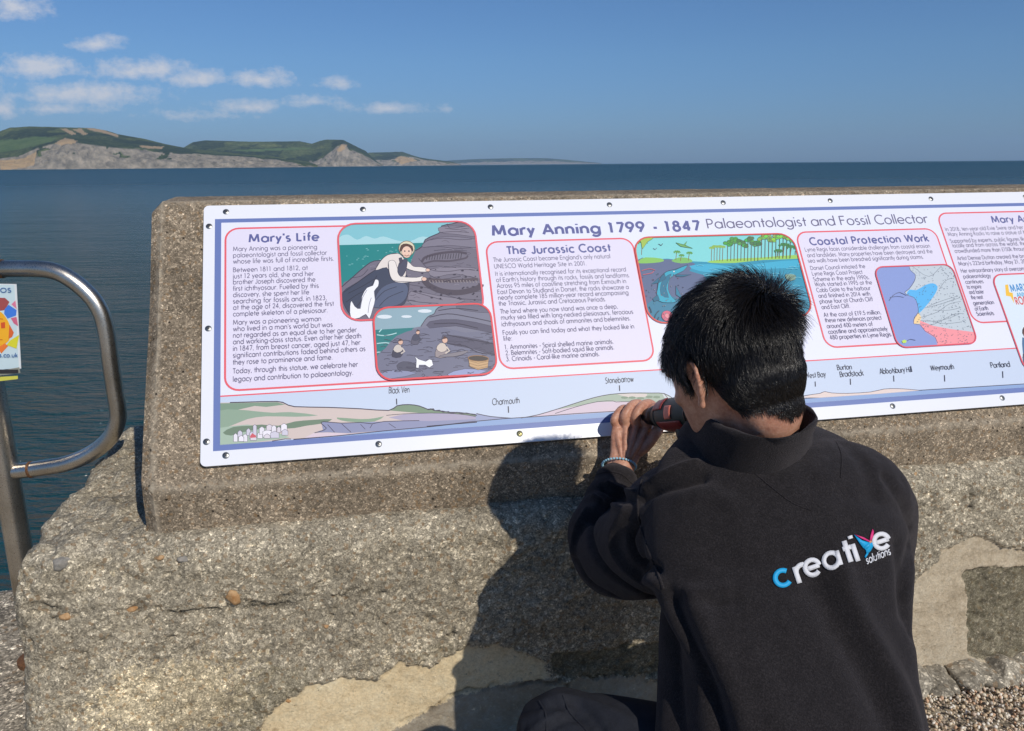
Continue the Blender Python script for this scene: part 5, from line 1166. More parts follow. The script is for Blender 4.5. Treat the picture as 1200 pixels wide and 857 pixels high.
def W(x, y, d): return np.array(at_d(x, y, d))
def remesh(mb, vox, it=2, name='tmp', fac=.5):
    o = mb.build(name, None, smooth=False)
    md = o.modifiers.new('r', 'REMESH'); md.mode = 'VOXEL'; md.voxel_size = vox; md.adaptivity = 0
    if it: s = o.modifiers.new('s', 'SMOOTH'); s.iterations = it; s.factor = fac
    dg = bpy.context.evaluated_depsgraph_get(); ev = o.evaluated_get(dg); me = ev.to_mesh()
    V = np.zeros(len(me.vertices) * 3, np.float32); me.vertices.foreach_get('co', V); V = V.reshape(-1, 3).astype(float)
    F = np.zeros(len(me.loops), np.int32); me.loops.foreach_get('vertex_index', F)
    tot = np.zeros(len(me.polygons), np.int32); me.polygons.foreach_get('loop_total', tot)
    assert (tot == 4).all(); F = F.reshape(-1, 4)
    ev.to_mesh_clear(); dat = o.data; bpy.data.objects.remove(o); bpy.data.meshes.remove(dat)
    return V, F
def vnormals(V, F):
    n = np.cross(V[F[:, 2]] - V[F[:, 0]], V[F[:, 3]] - V[F[:, 1]]); N = np.zeros_like(V)
    for k in range(4): np.add.at(N, F[:, k], n)
    return N / (np.linalg.norm(N, axis=1)[:, None] + 1e-12)

def loft(mb, secs, n=36, power=2.3, close=True, sub=5):
    """secs: (centre, width axis, depth axis) - superelliptic sections joined smoothly"""
    C = catmull([s[0] for s in secs], sub); A = catmull([s[1] for s in secs], sub); B = catmull([s[2] for s in secs], sub)
    a = np.linspace(0, 2 * np.pi, n, endpoint=False); ca, sa = np.cos(a), np.sin(a)
    ca = np.sign(ca) * np.abs(ca) ** (2 / power); sa = np.sign(sa) * np.abs(sa) ** (2 / power)
    V = C[:, None] + A[:, None] * ca[None, :, None] + B[:, None] * sa[None, :, None]; V = V.reshape(-1, 3)
    Fc = grid_faces(len(C), n, True).tolist(); k = len(V); V = np.vstack([V, C[0], C[-1]]); m = (len(C) - 1) * n
    for j in range(n): Fc.append((k, (j + 1) % n, j)); Fc.append((k + 1, m + j, m + (j + 1) % n))
    mb.add(V, Fc)
def limb(mb, pts, n=28, sub=5):
    """pts: (centre, radius)"""
    C = catmull([p[0] for p in pts], sub); R = catmull([(p[1], 0, 0) for p in pts], sub)[:, 0]
    mb.tube(C, R, n); mb.ell(C[0], (R[0],) * 3); mb.ell(C[-1], (R[-1],) * 3)

# ---- head frame
YAW, NOD, ROLL_H = math.radians(33), math.radians(-24), math.radians(-4)
HR = np.array((Matrix.Rotation(YAW, 3, 'Z') @ Matrix.Rotation(NOD, 3, 'X') @ Matrix.Rotation(ROLL_H, 3, 'Y')))
HC = W(860, 441, 1.255); HS = 1.06
def hd(x, y, z): return HC + HR @ (np.array([x, y, z]) * HS)
def hell(mb, c, r, rot=None, nu=20, nv=12):
    Mx = HR if rot is None else HR @ np.array(rot); mb.ell(hd(*c), np.array(r) * HS, Mx, nu, nv)
body = MB()
hell(body, (0, -.012, .045), (.076, .096, .088), nu=32, nv=20)
hell(body, (0, -.035, .02), (.070, .070, .070))
loft(body, [(hd(0, y_, z_), HR @ np.array([w_ * HS, 0, 0]), HR @ np.array([0, d_ * HS, 0])) for z_, y_, w_, d_ in
            [(.06, .0, .072, .090), (.03, .006, .071, .090), (0, .012, .068, .087), (-.03, .018, .063, .079), (-.06, .026, .056, .068), (-.085, .036, .044, .054), (-.104, .050, .028, .034), (-.110, .056, .012, .016)]], 40, 2.25)
hell(body, (0, -.046, -.008), (.069, .058, .066)); hell(body, (0, -.046, -.05), (.054, .044, .06)); hell(body, (0, .082, -.090), (.018, .016, .016))
hell(body, (0, .088, .032), (.050, .014, .014)); hell(body, (-.040, .066, -.010), (.020, .020, .016)); hell(body, (.040, .066, -.010), (.020, .020, .016))
body.tube(catmull([hd(0, .094, .022), hd(0, .106, .002), hd(0, .118, -.016), hd(0, .104, -.024)], 4), [.007, .007, .007, .008, .008, .009, .009, .010, .011, .012, .012, .009, .006], 12)
hell(body, (-.012, .098, -.020), (.008, .010, .007)); hell(body, (.012, .098, -.020), (.008, .010, .007))
hell(body, (0, .092, -.045), (.022, .010, .005)); hell(body, (0, .090, -.055), (.020, .010, .006))
# ears
for sx in (-1, 1):
    e = [(sx * .074, .004, -.024), (sx * .082, -.006, -.012), (sx * .088, -.016, .010), (sx * .089, -.018, .028), (sx * .085, -.008, .038), (sx * .079, .006, .032), (sx * .076, .010, .015)]
    body.tube(catmull([hd(*q) for q in e], 4), .0046, 10); hell(body, (sx * .077, -.002, .006), (.005, .013, .026)); hell(body, (sx * .076, .004, -.024), (.006, .007, .009))
# neck
NB = W(879, 518, 1.285)
limb(body, [(hd(0, -.034, -.02), .056), (hd(0, -.034, -.06), .053), ((hd(0, -.04, -.08) + NB) / 2, .056), (NB, .064), (NB + (0.005, .01, -.08), .075)])
# trunk, shoulders and arms under the clothes
AX = np.array([math.cos(AZ * .8), math.sin(AZ * .8), 0])
limb(body, [(NB + (0, 0, -.05), .075), (W(905, 620, 1.29), .095), (W(918, 750, 1.22), .09), (W(930, 920, 1.12), .09)])
L_SH, L_EL, L_WR = W(790, 615, 1.32), W(714, 652, 1.60), W(728, 548, 1.75)
R_SH, R_EL, R_WR = W(1005, 600, 1.33), W(1010, 690, 1.52), W(838, 540, 1.68)
limb(body, [(W(880, 590, 1.29), .06), (L_SH, .062), ((L_SH + L_EL) / 2, .045), (L_EL, .038), (W(704, 622, 1.645), .034), (W(712, 594, 1.69), .030), (W(721, 568, 1.735), .028), (L_WR, .027)])
limb(body, [(W(930, 590, 1.31), .06), (R_SH, .062), ((R_SH + R_EL) / 2, .05), (R_EL, .045), (W(950, 640, 1.63), .034), (W(880, 582, 1.68), .030), (R_WR, .027)])
# legs
PEL = np.array([.37, 1.02, .38]); L_HIP, R_HIP = PEL + (-.10, .02, 0), PEL + (.10, .04, 0)
L_KN, L_AN = W(655, 862, 1.33), np.array([.12, 1.12, .09]); R_KN, R_AN = np.array([.50, 1.38, .42]), np.array([.46, 1.18, .09])
for hp, kn, an in ((L_HIP, L_KN, L_AN), (R_HIP, R_KN, R_AN)): limb(body, [(PEL, .09), (hp, .08), (hp * .5 + kn * .5, .06), (kn, .044), (kn * .5 + an * .5, .042), (an, .036), (an + (-.02, .08, -.045), .033)])

# ---- hands (own finer mesh, joined to the body)
def finger(mb, pts, r):
    C = catmull(pts, 5); t = np.linspace(0, 1, len(C)); R = r * (1 - .16 * t + .07 * np.sin(t * 3 * np.pi) ** 2)
    mb.tube(C, R, 16); mb.ell(C[-1], (R[-1] * 1.0,) * 3, nu=14, nv=9); mb.ell(C[0], (R[0],) * 3, nu=14, nv=9)
hand = MB()
hw = lambda x, y, d: W(x, y, d + .085)
# left hand: back of the hand towards us, fingers over the top of the drill nose, curling away and down
wr = [(W(718, 574, 1.725), AX * .030, np.array([0, .022, .010])), (W(723, 560, 1.74), AX * .034, np.array([0, .025, .010])), (hw(728, 545, 1.665), AX * .033, np.array([0, .022, .006])), (hw(735, 528, 1.68), AX * .039, np.array([0, .021, .006])), (hw(739, 510, 1.69), AX * .046, np.array([0, .020, .009])), (hw(741, 497, 1.695), AX * .047, np.array([0, .018, .010]))]
loft(hand, wr, 28, 2.3)
FG = [  # knuckle, middle joint, last joint, tip for little, ring, middle, index
    [(722, 500, 1.695), (720, 492, 1.688), (727, 481, 1.70), (735, 479, 1.725), (742, 488, 1.745), (746, 498, 1.745)],
    [(733, 499, 1.690), (732, 488, 1.680), (739, 476.5, 1.69), (749, 473, 1.72), (757, 482, 1.745), (760, 494, 1.745)],
    [(745, 498, 1.688), (745, 487, 1.676), (752, 476.5, 1.685), (762, 473, 1.715), (770, 482, 1.742), (772, 494, 1.742)],
    [(757, 500, 1.688), (758, 490, 1.676), (763, 481, 1.68), (772, 477, 1.705), (779, 485, 1.735), (780, 496, 1.738)]]
for i, f_ in enumerate(FG): finger(hand, [hw(*q) for q in f_], [.0094, .0104, .0108, .0104][i])
for i, f_ in enumerate(FG):        # tendons and knuckles
    a, b = hw(*f_[0]), hw(728 + i * 3, 540, 1.66); hand.ell(a + np.array([0, -.004, .002]), (.0105, .009, .0105)); hand.tube([a + np.array([0, -.005, 0]), a * .5 + b * .5 + np.array([0, -.0085, 0]), b * .9 + a * .1 + np.array([0, -.004, 0])], [.0075, .0065, .004], 10)
finger(hand, [hw(745, 532, 1.68), hw(760, 520, 1.675), hw(769, 507, 1.675), hw(776, 497, 1.695), hw(784, 492, 1.72)], .0125)    # thumb
hand.ell(hw(751, 520, 1.69), (.026, .020, .026))
# right hand round the grip of the drill
G0, G1 = hw(812, 494, 1.60), hw(822, 545, 1.56)
loft(hand, [(R_WR * .7 + R_EL * .3, AX * .034, np.array([0, .02, .02])), (R_WR, AX * .032, np.array([0, .018, .018])), (hw(836, 530, 1.605), AX * .040, np.array([0, .02, .012])), (hw(832, 514, 1.61), AX * .036, np.array([0, .018, .016]))], 24)
for i in range(4):
    y0 = 502 + i * 11.5; finger(hand, [hw(838, y0 + 8, 1.585), hw(824, y0 + 5, 1.558), hw(806, y0 + 6, 1.548), hw(798, y0 + 8, 1.575), hw(806, y0 + 10, 1.60)], .0103 - .0004 * i)
finger(hand, [hw(836, 520, 1.60), hw(828, 506, 1.58), hw(822, 497, 1.572), hw(818, 492, 1.585)], .0118)
Vb, Fb = remesh(body, .0034, 7); Vh, Fh = remesh(hand, .0019, 3)
# fine skin creases on the hand
Nh = vnormals(Vh, Fh); Vh += Nh * (fbm(Vh * 90, 3, 5) * .0009)[:, None]
pn = mesh('person', np.vstack([Vb, Vh]), np.vstack([Fb, Fh + len(Vb)]), MAT_SKIN)
setp(pn, 'person in black fleece crouching with back to us, drilling the long sign onto the wall', 'person')
for sx in (-1, 1):
    MB().ell(hd(sx * .031, .078, .018), (.0125,) * 3, HR).build('eye', M('eye_white', (.75, .73, .70), .2).m, pn)
    MB().tube(catmull([hd(sx * .012, .101, .036), hd(sx * .030, .100, .043), hd(sx * .052, .086, .038)], 4), .0035, 8).build('eyebrow', MAT_HAIR, pn)

# ---- hair
hv = BVHTree.FromPolygons([tuple(v) for v in Vb], Fb.tolist())
HRi = HR.T
def loc(P): return (HRi @ (np.asarray(P) - HC).T).T / HS
WHORL = np.array([.024, -.085, .098]); WHORL /= np.linalg.norm(WHORL)
def in_hair(q, n_):
    x, y, z = q
    back = -.098 + (abs(x) / .05) ** 2 * .045 + .006 * math.sin(x * 110)      # nape line
    if y > .078 - .25 * max(0, .10 - z): return False
    side = np.interp(y, [-.12, -.04, -.015, .03, .05, .075], [back, -.058, -.002, -.005, .035, .085])
    return z > side
cap = MB(); sel = []
Lb = loc(Vb); near = (np.abs(Lb) < .16).all(1)
idx = [i for i in np.where(near)[0] if in_hair(Lb[i], None) and not (abs(Lb[i][0]) > .0745 and -.035 < Lb[i][1] < .02 and Lb[i][2] < .042)]
keep = np.zeros(len(Vb), bool); keep[idx] = True; Nb = vnormals(Vb, Fb)
fk = Fb[keep[Fb].all(1)]
cfc = loc(Vb[fk].mean(1)); cin = np.array([in_hair(q - np.array([0, 0, .010 + .006 * math.sin(q[0] * 230) + .004 * math.sin(q[1] * 310)]), None) for q in cfc]); fcap = fk[cin]
used = np.unique(fcap); mp_ = -np.ones(len(Vb), int); mp_[used] = np.arange(len(used))
capV = Vb[used] + Nb[used] * .0010; hair_cap = mesh('hair', capV, mp_[fcap], MAT_HAIR, pn)
areas = np.linalg.norm(np.cross(Vb[fk[:, 2]] - Vb[fk[:, 0]], Vb[fk[:, 3]] - Vb[fk[:, 1]]), axis=1); areas /= areas.sum()
fc_ = loc(Vb[fk].mean(1)); hl_ = np.array([min([k_ for k_ in (0, .004, .008, .012, .016) if not in_hair(q - np.array([0, 0, k_]), None)] + [.02]) for q in fc_])
areas = areas * np.clip(.25 + hl_ / .016, 0, 1); areas /= areas.sum()
NST = 32000; pick = rng.choice(len(fk), NST, p=areas); wt = rng.dirichlet([1, 1, 1, 1], NST)
roots = (Vb[fk[pick]] * wt[:, :, None]).sum(1); rn = (Nb[fk[pick]] * wt[:, :, None]).sum(1); rn /= np.linalg.norm(rn, axis=1)[:, None]
lr = loc(roots); up_l = lr / np.linalg.norm(lr, axis=1)[:, None]
angw = np.degrees(np.arccos(np.clip(up_l @ WHORL, -1, 1)))
tang = lr - WHORL * (lr @ WHORL)[:, None]; tang /= np.linalg.norm(tang, axis=1)[:, None] + 1e-9
swirl = np.cross(WHORL, tang)
dirl = tang + swirl * (.75 * np.exp(-angw / 35))[:, None]
dirl[:, 2] -= np.clip((angw - 45) / 50, 0, 1) * .6                      # sides and nape hang down
clump = fbm(lr * 26, 2, 3)[:, None] * np.array([[.5, .4, .2]]) + fbm(lr * 26 + 9, 2, 8)[:, None] * np.array([[-.3, .5, .3]])
dirl = dirl + clump * 1.5 + rng.normal(0, .16, dirl.shape)
dirw = (HR @ dirl.T).T; dirw -= rn * (dirw * rn).sum(1)[:, None]; dirw /= np.linalg.norm(dirw, axis=1)[:, None]
topness = np.clip((lr[:, 2] + .02) / .09, 0, 1)
right_tuft = np.exp(-((lr[:, 0] - .060) / .028) ** 2 - ((lr[:, 1] + .060) / .04) ** 2 - ((lr[:, 2] - .085) / .03) ** 2)
nape = np.clip((-.02 - lr[:, 2]) / .06, 0, 1)
Ln = (.013 - .006 * nape + .030 * topness + .012 * right_tuft) * rng.uniform(.75, 1.2, NST)
lift = (.10 + .26 * topness + .5 * np.exp(-(angw / 26) ** 2) + .8 * right_tuft) * rng.uniform(.6, 1.3, NST) * (1 + .8 * clump[:, 0])
NSEG = 5; pts = np.zeros((NST, NSEG + 1, 3)); pts[:, 0] = roots + rn * .001; cur = roots.copy(); d = dirw.copy()
for s in range(1, NSEG + 1):
    t = s / NSEG; cur = pts[:, s - 1] + (d + rn * (lift * (1.15 - .75 * t))[:, None]) * (Ln / NSEG)[:, None]
    for i in range(NST):
        c, n_, _, dist = hv.find_nearest(Vector(cur[i]))
        if c is None: continue
        n_ = np.array(n_); c = np.array(c); h = (cur[i] - c) @ n_; mn = .0025 + .0045 * t * topness[i]
        if h < mn: cur[i] = c + n_ * mn
        d[i] -= n_ * (d[i] @ n_) * .8
    d += np.array([0, 0, -.10]); d /= np.linalg.norm(d, axis=1)[:, None]; pts[:, s] = cur
tn = np.gradient(pts, axis=1); tn /= np.linalg.norm(tn, axis=2)[..., None] + 1e-12
rf = np.tile(rng.normal(size=(NST, 1, 3)), (1, NSEG + 1, 1)); s1 = np.cross(tn, rf); s1 /= np.linalg.norm(s1, axis=2)[..., None] + 1e-12; s2 = np.cross(tn, s1)
rad = .00042 * (1 - np.linspace(0, 1, NSEG + 1) ** 2.2 * .85)[None, :, None]
ringv = np.stack([pts + rad * (s1 * math.cos(a) + s2 * math.sin(a)) for a in (0, 2.094, 4.189)], 2).reshape(-1, 3)
b0 = (np.arange(NST) * (NSEG + 1) * 3)[:, None, None] + (np.arange(NSEG) * 3)[None, :, None]; j = np.arange(3)[None, None]; j2 = (j + 1) % 3
sf = np.stack([b0 + j, b0 + j2, b0 + 3 + j2, b0 + 3 + j], -1).reshape(-1, 4)
hs = mesh('hair_strands', ringv, sf, MAT_HAIR, pn); hs['kind'] = 'stuff'

# ---- jacket
jk = MB()
def tsec(x, y, d, hw_, hd_, tw=0.0, pw=0):
    e_ = .035; hw_ *= (d + e_) / d; hd_ *= (d + e_) / d; d += e_
    ax = np.array([math.cos(AZ * .8 + tw), math.sin(AZ * .8 + tw), 0]); ay = np.array([-ax[1], ax[0], 0]) * .96 + np.array([0, 0, .22]); return (W(x, y, d), ax * hw_, ay * hd_)
SEC = [tsec(888, 512, 1.245, .070, .070), tsec(896, 524, 1.25, .122, .092), tsec(904, 545, 1.245, .168, .112), tsec(906, 578, 1.235, .190, .128), tsec(911, 630, 1.215, .203, .138), tsec(914, 690, 1.185, .192, .142),
       tsec(932, 755, 1.15, .166, .145), tsec(941, 830, 1.11, .162, .150), tsec(950, 920, 1.06, .165, .158), tsec(940, 1010, 1.00, .19, .17), tsec(942, 1050, .97, .195, .175)]
loft(jk, SEC, 64, 2.35)
limb(jk, [(W(860, 590, 1.28), .098), (W(800, 612, 1.32), .099), (W(758, 640, 1.45), .091), (W(718, 650, 1.585), .082), (W(702, 624, 1.64), .066), (W(708, 598, 1.685), .0535), (W(718, 574, 1.72), .0465), (W(722, 566, 1.735), .045)])
limb(jk, [(W(935, 585, 1.29), .098), (W(995, 583, 1.31), .088), (W(1018, 615, 1.40), .078), (W(1008, 690, 1.52), .070), (W(950, 640, 1.63), .058), (W(880, 582, 1.68), .048), (W(856, 560, 1.69), .044)])
limb(jk, [(W(812, 700, 1.29), .045), (W(810, 745, 1.26), .050), (W(811, 810, 1.22), .053), (W(816, 920, 1.14), .062), (W(825, 1030, 1.06), .07)])
Vj, Fj = remesh(jk, .0045, 6)
# collar: a standing ring round the neck
cl = MB(); cB0 = W(884, 532, 1.245); cT = W(873, 512, 1.245) 
cdir = (hd(0, -.035, -.06) - NB); cdir /= np.linalg.norm(cdir)
cx_ = AX; cy_ = np.cross(cdir, cx_); cy_ /= np.linalg.norm(cy_); cx_ = np.cross(cy_, cdir)
nC = 72; ringsO = []
for (rr, hh, fl) in [(.104, -.050, 0), (.092, -.015, 0), (.083, .015, 0), (.0785, .040, 0), (.0765, .056, 0), (.0745, .0615, 0), (.0705, .0605, 0), (.0685, .054, 0), (.069, .01, 0), (.072, -.05, 0)]:
    row = []
    for k in range(nC):
        a = 2 * math.pi * k / nC; back = -math.sin(a)       # cy points away from us
        hz_ = hh + (.052 * back + .006 * math.cos(a)) * max(0, min(1, (hh + .02) / .05)); rx = rr * (1 + .03 * math.sin(3 * a + 1)); row.append(NB + cdir * (hz_ + .012) + cx_ * rx * math.cos(a) * 1.06 + cy_ * rx * math.sin(a) * .98)
    ringsO += row
cl.add(np.array(ringsO), grid_faces(10, nC, True).tolist())
# fold shaping on the jacket
jb0 = BVHTree.FromPolygons([tuple(v) for v in Vj], Fj.tolist())
def jhit(x, y, bv=None):
    h = (bv or jb0).ray_cast(EYE, view_ray(x, y).normalized()); return np.array(h[0]) if h[0] is not None else None
def jline(pts, k=5):
    o = [jhit(*q) for q in catmull(pts, k)[:, :2]]; return [p for p in o if p is not None]
Nj = vnormals(Vj, Fj)
FOLDS = [  # pixels of the crease or ridge on the visible side, width, height
    ([(722, 585), (702, 600), (690, 625), (700, 655), (725, 680), (765, 700)], .011, -.013), ([(735, 600), (722, 625), (726, 650), (750, 672), (775, 685)], .012, .010), ([(745, 612), (738, 632), (748, 655), (770, 668)], .009, -.010),
    ([(688, 598), (676, 622), (672, 650)], .010, .007), ([(705, 572), (722, 582), (742, 586)], .008, -.007), ([(696, 582), (714, 592), (735, 596)], .008, .007), ([(712, 566), (730, 575), (744, 577)], .006, .005),
    ([(672, 655), (690, 684), (720, 700)], .012, -.008), ([(752, 585), (775, 572), (800, 566), (822, 560)], .012, -.009), ([(758, 574), (785, 556), (815, 545)], .012, .010), ([(800, 580), (830, 575), (850, 585)], .016, .005),
    ([(812, 705), (838, 760), (868, 830), (885, 900)], .018, .012), ([(790, 705), (812, 755), (838, 820), (858, 900)], .015, -.014), ([(800, 700), (830, 706), (860, 705)], .010, -.006), ([(795, 690), (825, 694), (850, 690)], .010, .005),
    ([(985, 668), (1000, 710), (1030, 760), (1060, 820), (1075, 900)], .020, .012), ([(960, 690), (985, 740), (1015, 790), (1050, 870)], .022, -.011), ([(1050, 640), (1058, 680), (1062, 720)], .014, -.008),
    ([(1068, 640), (1062, 690), (1072, 740)], .014, -.010), ([(990, 520), (1015, 545), (1022, 580)], .018, -.006), ([(870, 760), (900, 820), (930, 880)], .03, .006), ([(830, 640), (870, 660), (930, 670)], .035, -.005),
    ([(1040, 560), (1058, 590), (1066, 620)], .012, -.008), ([(930, 560), (990, 600), (1040, 620)], .04, .005)]
for fi_, (pts_, w_, h_) in enumerate(FOLDS):
    if fi_ < 10: w_ *= .85; h_ *= 1.45
    L = jline(pts_)
    if len(L) < 2: continue
    D = seg_dist(Vj, L); Vj += Nj * (h_ * np.exp(-(D / w_) ** 2))[:, None]
Vj += Nj * (fbm(Vj * 7, 3, 61) * .006 + fbm(Vj * 22, 3, 62) * .0022)[:, None]
# ribbed folds running round the forearm and elbow
ax0 = W(718, 650, 1.585); ax1 = W(722, 566, 1.735); tt_ = np.clip(((Vj - ax0) @ (ax1 - ax0)) / ((ax1 - ax0) @ (ax1 - ax0)), -.2, 1.1)
dax = np.linalg.norm(Vj - ax0 - tt_[:, None] * (ax1 - ax0), axis=1); wf = np.exp(-(dax / .07) ** 4) * np.clip(tt_ * 3, 0, 1)
Vj += Nj * (wf * np.sin(tt_ * 26 + fbm(Vj * 12, 2, 70) * 5) * .0022)[:, None]
# cuff
co = mesh('fleece_jacket', Vj, Fj, MAT_FLEECE, pn); setp(co)
Vc, Fc_ = remesh(cl, .0032, 3) if False else (np.array(cl.v), np.array(grid_faces(10, nC, True)))
Vc += vnormals(Vc, Fc_) * (fbm(Vc * 13, 3, 5) * .010)[:, None]; Vc[:, 2] += fbm(Vc * 11 + 4, 2, 15) * .006
mesh('collar', Vc, Fc_, MAT_FLEECE, co)
jb = BVHTree.FromPolygons([tuple(v) for v in Vj], Fj.tolist())
def seam(name, pts_, r=.0016, off=.0006, mat=None):
    L = [p for p in (jhit(*q, bv=jb) for q in catmull(pts_, 6)[:, :2]) if p is not None]
    L = [p - np.array(view_ray(600, 428).normalized()) * off for p in L]
    if len(L) > 2: MB().tube(L, r, 8).build(name, mat or MAT_FLEECE, co)
seam('seam', [(752, 563), (748.5, 578), (747.5, 592), (749, 610), (754.6, 629), (761, 648), (769, 667), (777, 690)], .0022)
seam('seam', [(857, 531), (880, 551), (905, 572), (928, 589), (950, 598)], .0009)
seam('seam', [(980, 518), (986, 534), (985, 560)], .0009)
seam('cuff_seam', [(697, 557), (712, 553), (728, 556), (741, 567)], .0014)

# ---- embroidered logo: letters laid on the cloth of the back
MAT_THREAD_W = M('white_thread', (.72, .72, .75), .6, 0, .3); MAT_THREAD_W.bump(MAT_THREAD_W.noise(900, 2), .0006); MAT_THREAD_W = MAT_THREAD_W.m
MAT_THREAD_B = M('blue_thread', lin((20, 160, 214)), .6).m; MAT_THREAD_P = M('pink_thread', lin((214, 50, 120)), .6).m; MAT_THREAD_O = M('orange_thread', lin((226, 150, 90)), .6).m
def stitched(name, polys, mat, parent, off=.0016):
    """polys: list of (2-D points in photograph pixels, faces) laid on the jacket"""
    Vs, Fs = [], []
    for i, (P2, F2) in enumerate(polys):
        k = len(Vs); ok = []
        for (x, y) in P2:
            r = view_ray(x, y).normalized(); h = jb.ray_cast(EYE, r)
            q = h[0] + h[1] * (off + i * 2e-5) if h[0] is not None else EYE + r * 1.1
            Vs.append(tuple(q))
        Fs += [tuple(k + j for j in f) for f in F2]
        # a skirt down to the cloth gives the thread its thickness
    o = mesh(name, Vs, Fs, mat, parent, True); sm_ = o.modifiers.new('t', 'SOLIDIFY'); sm_.thickness = .0016; sm_.offset = 0; return o
logo_o = None
L5 = 6.0                                          # the crop this was read from was enlarged six times
def lp(x, y): return (877.5 + x / L5, 590 + y / L5)
ANG = math.radians(18)
def logo_letter(ch, cx, cy, em, w, anchor):
    """anchor: the point of the glyph (em units) that lies at crop position cx, cy"""
    adv, st = GL[ch]; c, s = math.cos(ANG), math.sin(ANG); polys = []
    for q in st:
        q = np.vstack([np.linspace(q[i], q[i + 1], 4)[:-1] for i in range(len(q) - 1)] + [q[-1:]]) if len(q) < 30 else np.array(q)
        V, F = stroke_vf([(p[0], p[1]) for p in q[:, :2]], w)
        polys.append(([lp(cx + ((u - anchor[0]) * c - (v - anchor[1]) * s) * em, cy - ((u - anchor[0]) * s + (v - anchor[1]) * c) * em) for u, v in V], F))
    return polys
for ch, cx, cy, em, w, an in [('c', 235, 525, 232, .145, (.23, .23)), ('r', 352, 562, 262, .125, (0, 0)), ('e', 443, 450, 228, .14, (.23, .23)), ('a', 578, 402, 228, .14, (.23, .23)),
                              ('t', 712, 415, 246, .135, (.11, 0)), ('i', 762, 408, 276, .12, (.02, 0)), ('e', 926, 267, 222, .14, (.23, .23))]:
    stitched('embroidered_letter', logo_letter(ch, cx, cy, em, w, an), MAT_THREAD_B if ch == 'c' else MAT_THREAD_W, co)
# hummingbird standing in for the letter v
def tri(pts): 
    P = [lp(*q) for q in pts]; return (P, [tuple(t) for t in tessellate_polygon([[Vector((p[0], p[1], 0)) for p in P]])])
stitched('bird_wing', [tri([(735, 222), (770, 275), (800, 315), (825, 325), (845, 300), (835, 275), (790, 262)]), tri([(800, 310), (845, 270), (866, 275), (868, 300), (850, 335), (822, 362), (818, 330)]), tri([(822, 350), (835, 352), (815, 385), (808, 375)])], MAT_THREAD_B, co)
stitched('bird_wing', [tri([(738, 220), (790, 250), (838, 272), (846, 266), (800, 240)]), tri([(842, 268), (850, 225), (864, 182), (872, 200), (868, 235), (856, 262)])], MAT_THREAD_P, co)
stitched('bird_breast', [tri([(838, 270), (852, 258), (858, 272), (846, 284)])], MAT_THREAD_O, co)
sol = []; st_all, adv_ = letters('solutions', .10); X_ = max(V[:, 0].max() for V, F in st_all)
for V, F in st_all:
    P2 = []
    for u, v in V:
        k = u / X_; bx, by = 824 + k * 168, 428 - k * 70; P2.append(lp(bx - v * 14, by - v * 76))
    sol.append((P2, F))
stitched('embroidered_word', sol, MAT_THREAD_W, co, .0010)

# ---- wristband
bc, bn = hw(725.5, 546, 1.665), (L_WR - L_EL); bn /= np.linalg.norm(bn)
b1 = AX - bn * (AX @ bn); b1 /= np.linalg.norm(b1); b2 = np.cross(bn, b1); bd = MB()
MAT_BAND = M('pale_blue_cord', lin((150, 196, 214)), .6).m
for k in range(34):
    a = 2 * math.pi * k / 34; bd.ell(bc + b1 * .0365 * math.cos(a) + b2 * .0275 * math.sin(a) + bn * .004 * math.cos(a), (.0031, .0031, .0026), nu=8, nv=6)
bo = bd.build('wristband', MAT_BAND, pn); bo['kind'] = 'stuff'

# ---- trousers and shoes
tr = MB()
for hp, kn, an in ((L_HIP, L_KN, L_AN), (R_HIP, R_KN, R_AN)):
    limb(tr, [(PEL, .15), (hp, .12), (hp * .5 + kn * .5, .100), (kn * .85 + hp * .15, .084), (kn, .074), (kn * .85 + an * .15, .064), (kn * .5 + an * .5, .064), (an + (0, 0, .02), .052)])
tr.ell(PEL, (.19, .15, .13))
Vt, Ft = remesh(tr, .006, 4); Nt = vnormals(Vt, Ft)
tb = BVHTree.FromPolygons([tuple(v) for v in Vt], Ft.tolist())
for pts_, w_, h_ in [([(612, 835), (650, 826), (690, 850)], .008, -.006), ([(622, 857), (650, 838), (668, 830)], .006, .005), ([(668, 822), (690, 835), (705, 857)], .007, -.006), ([(640, 857), (660, 845), (682, 840)], .006, -.005), ([(655, 816), (690, 822), (740, 845)], .010, .006)]:
    L = [tb.ray_cast(EYE, view_ray(*q).normalized())[0] for q in catmull(pts_, 4)[:, :2]]; L = [np.array(p) for p in L if p is not None]
    if len(L) > 1: Vt += Nt * (h_ * np.exp(-(seg_dist(Vt, L) / w_) ** 2))[:, None]
Vt += Nt * (fbm(Vt * 9, 2, 81) * .004)[:, None]
tro = mesh('trousers', Vt, Ft, MAT_TROUSER, pn); tb = BVHTree.FromPolygons([tuple(v) for v in Vt], Ft.tolist())
for pts_ in ([(660, 815), (668, 835), (690, 860), (700, 880)], [(632, 822), (640, 840), (640, 880)]):
    L = [tb.ray_cast(EYE, view_ray(*q).normalized())[0] for q in catmull(pts_, 5)[:, :2]]; L = [np.array(p) for p in L if p is not None]
    if len(L) > 2: MB().tube(L, .0018, 8).build('seam', MAT_TROUSER, tro)
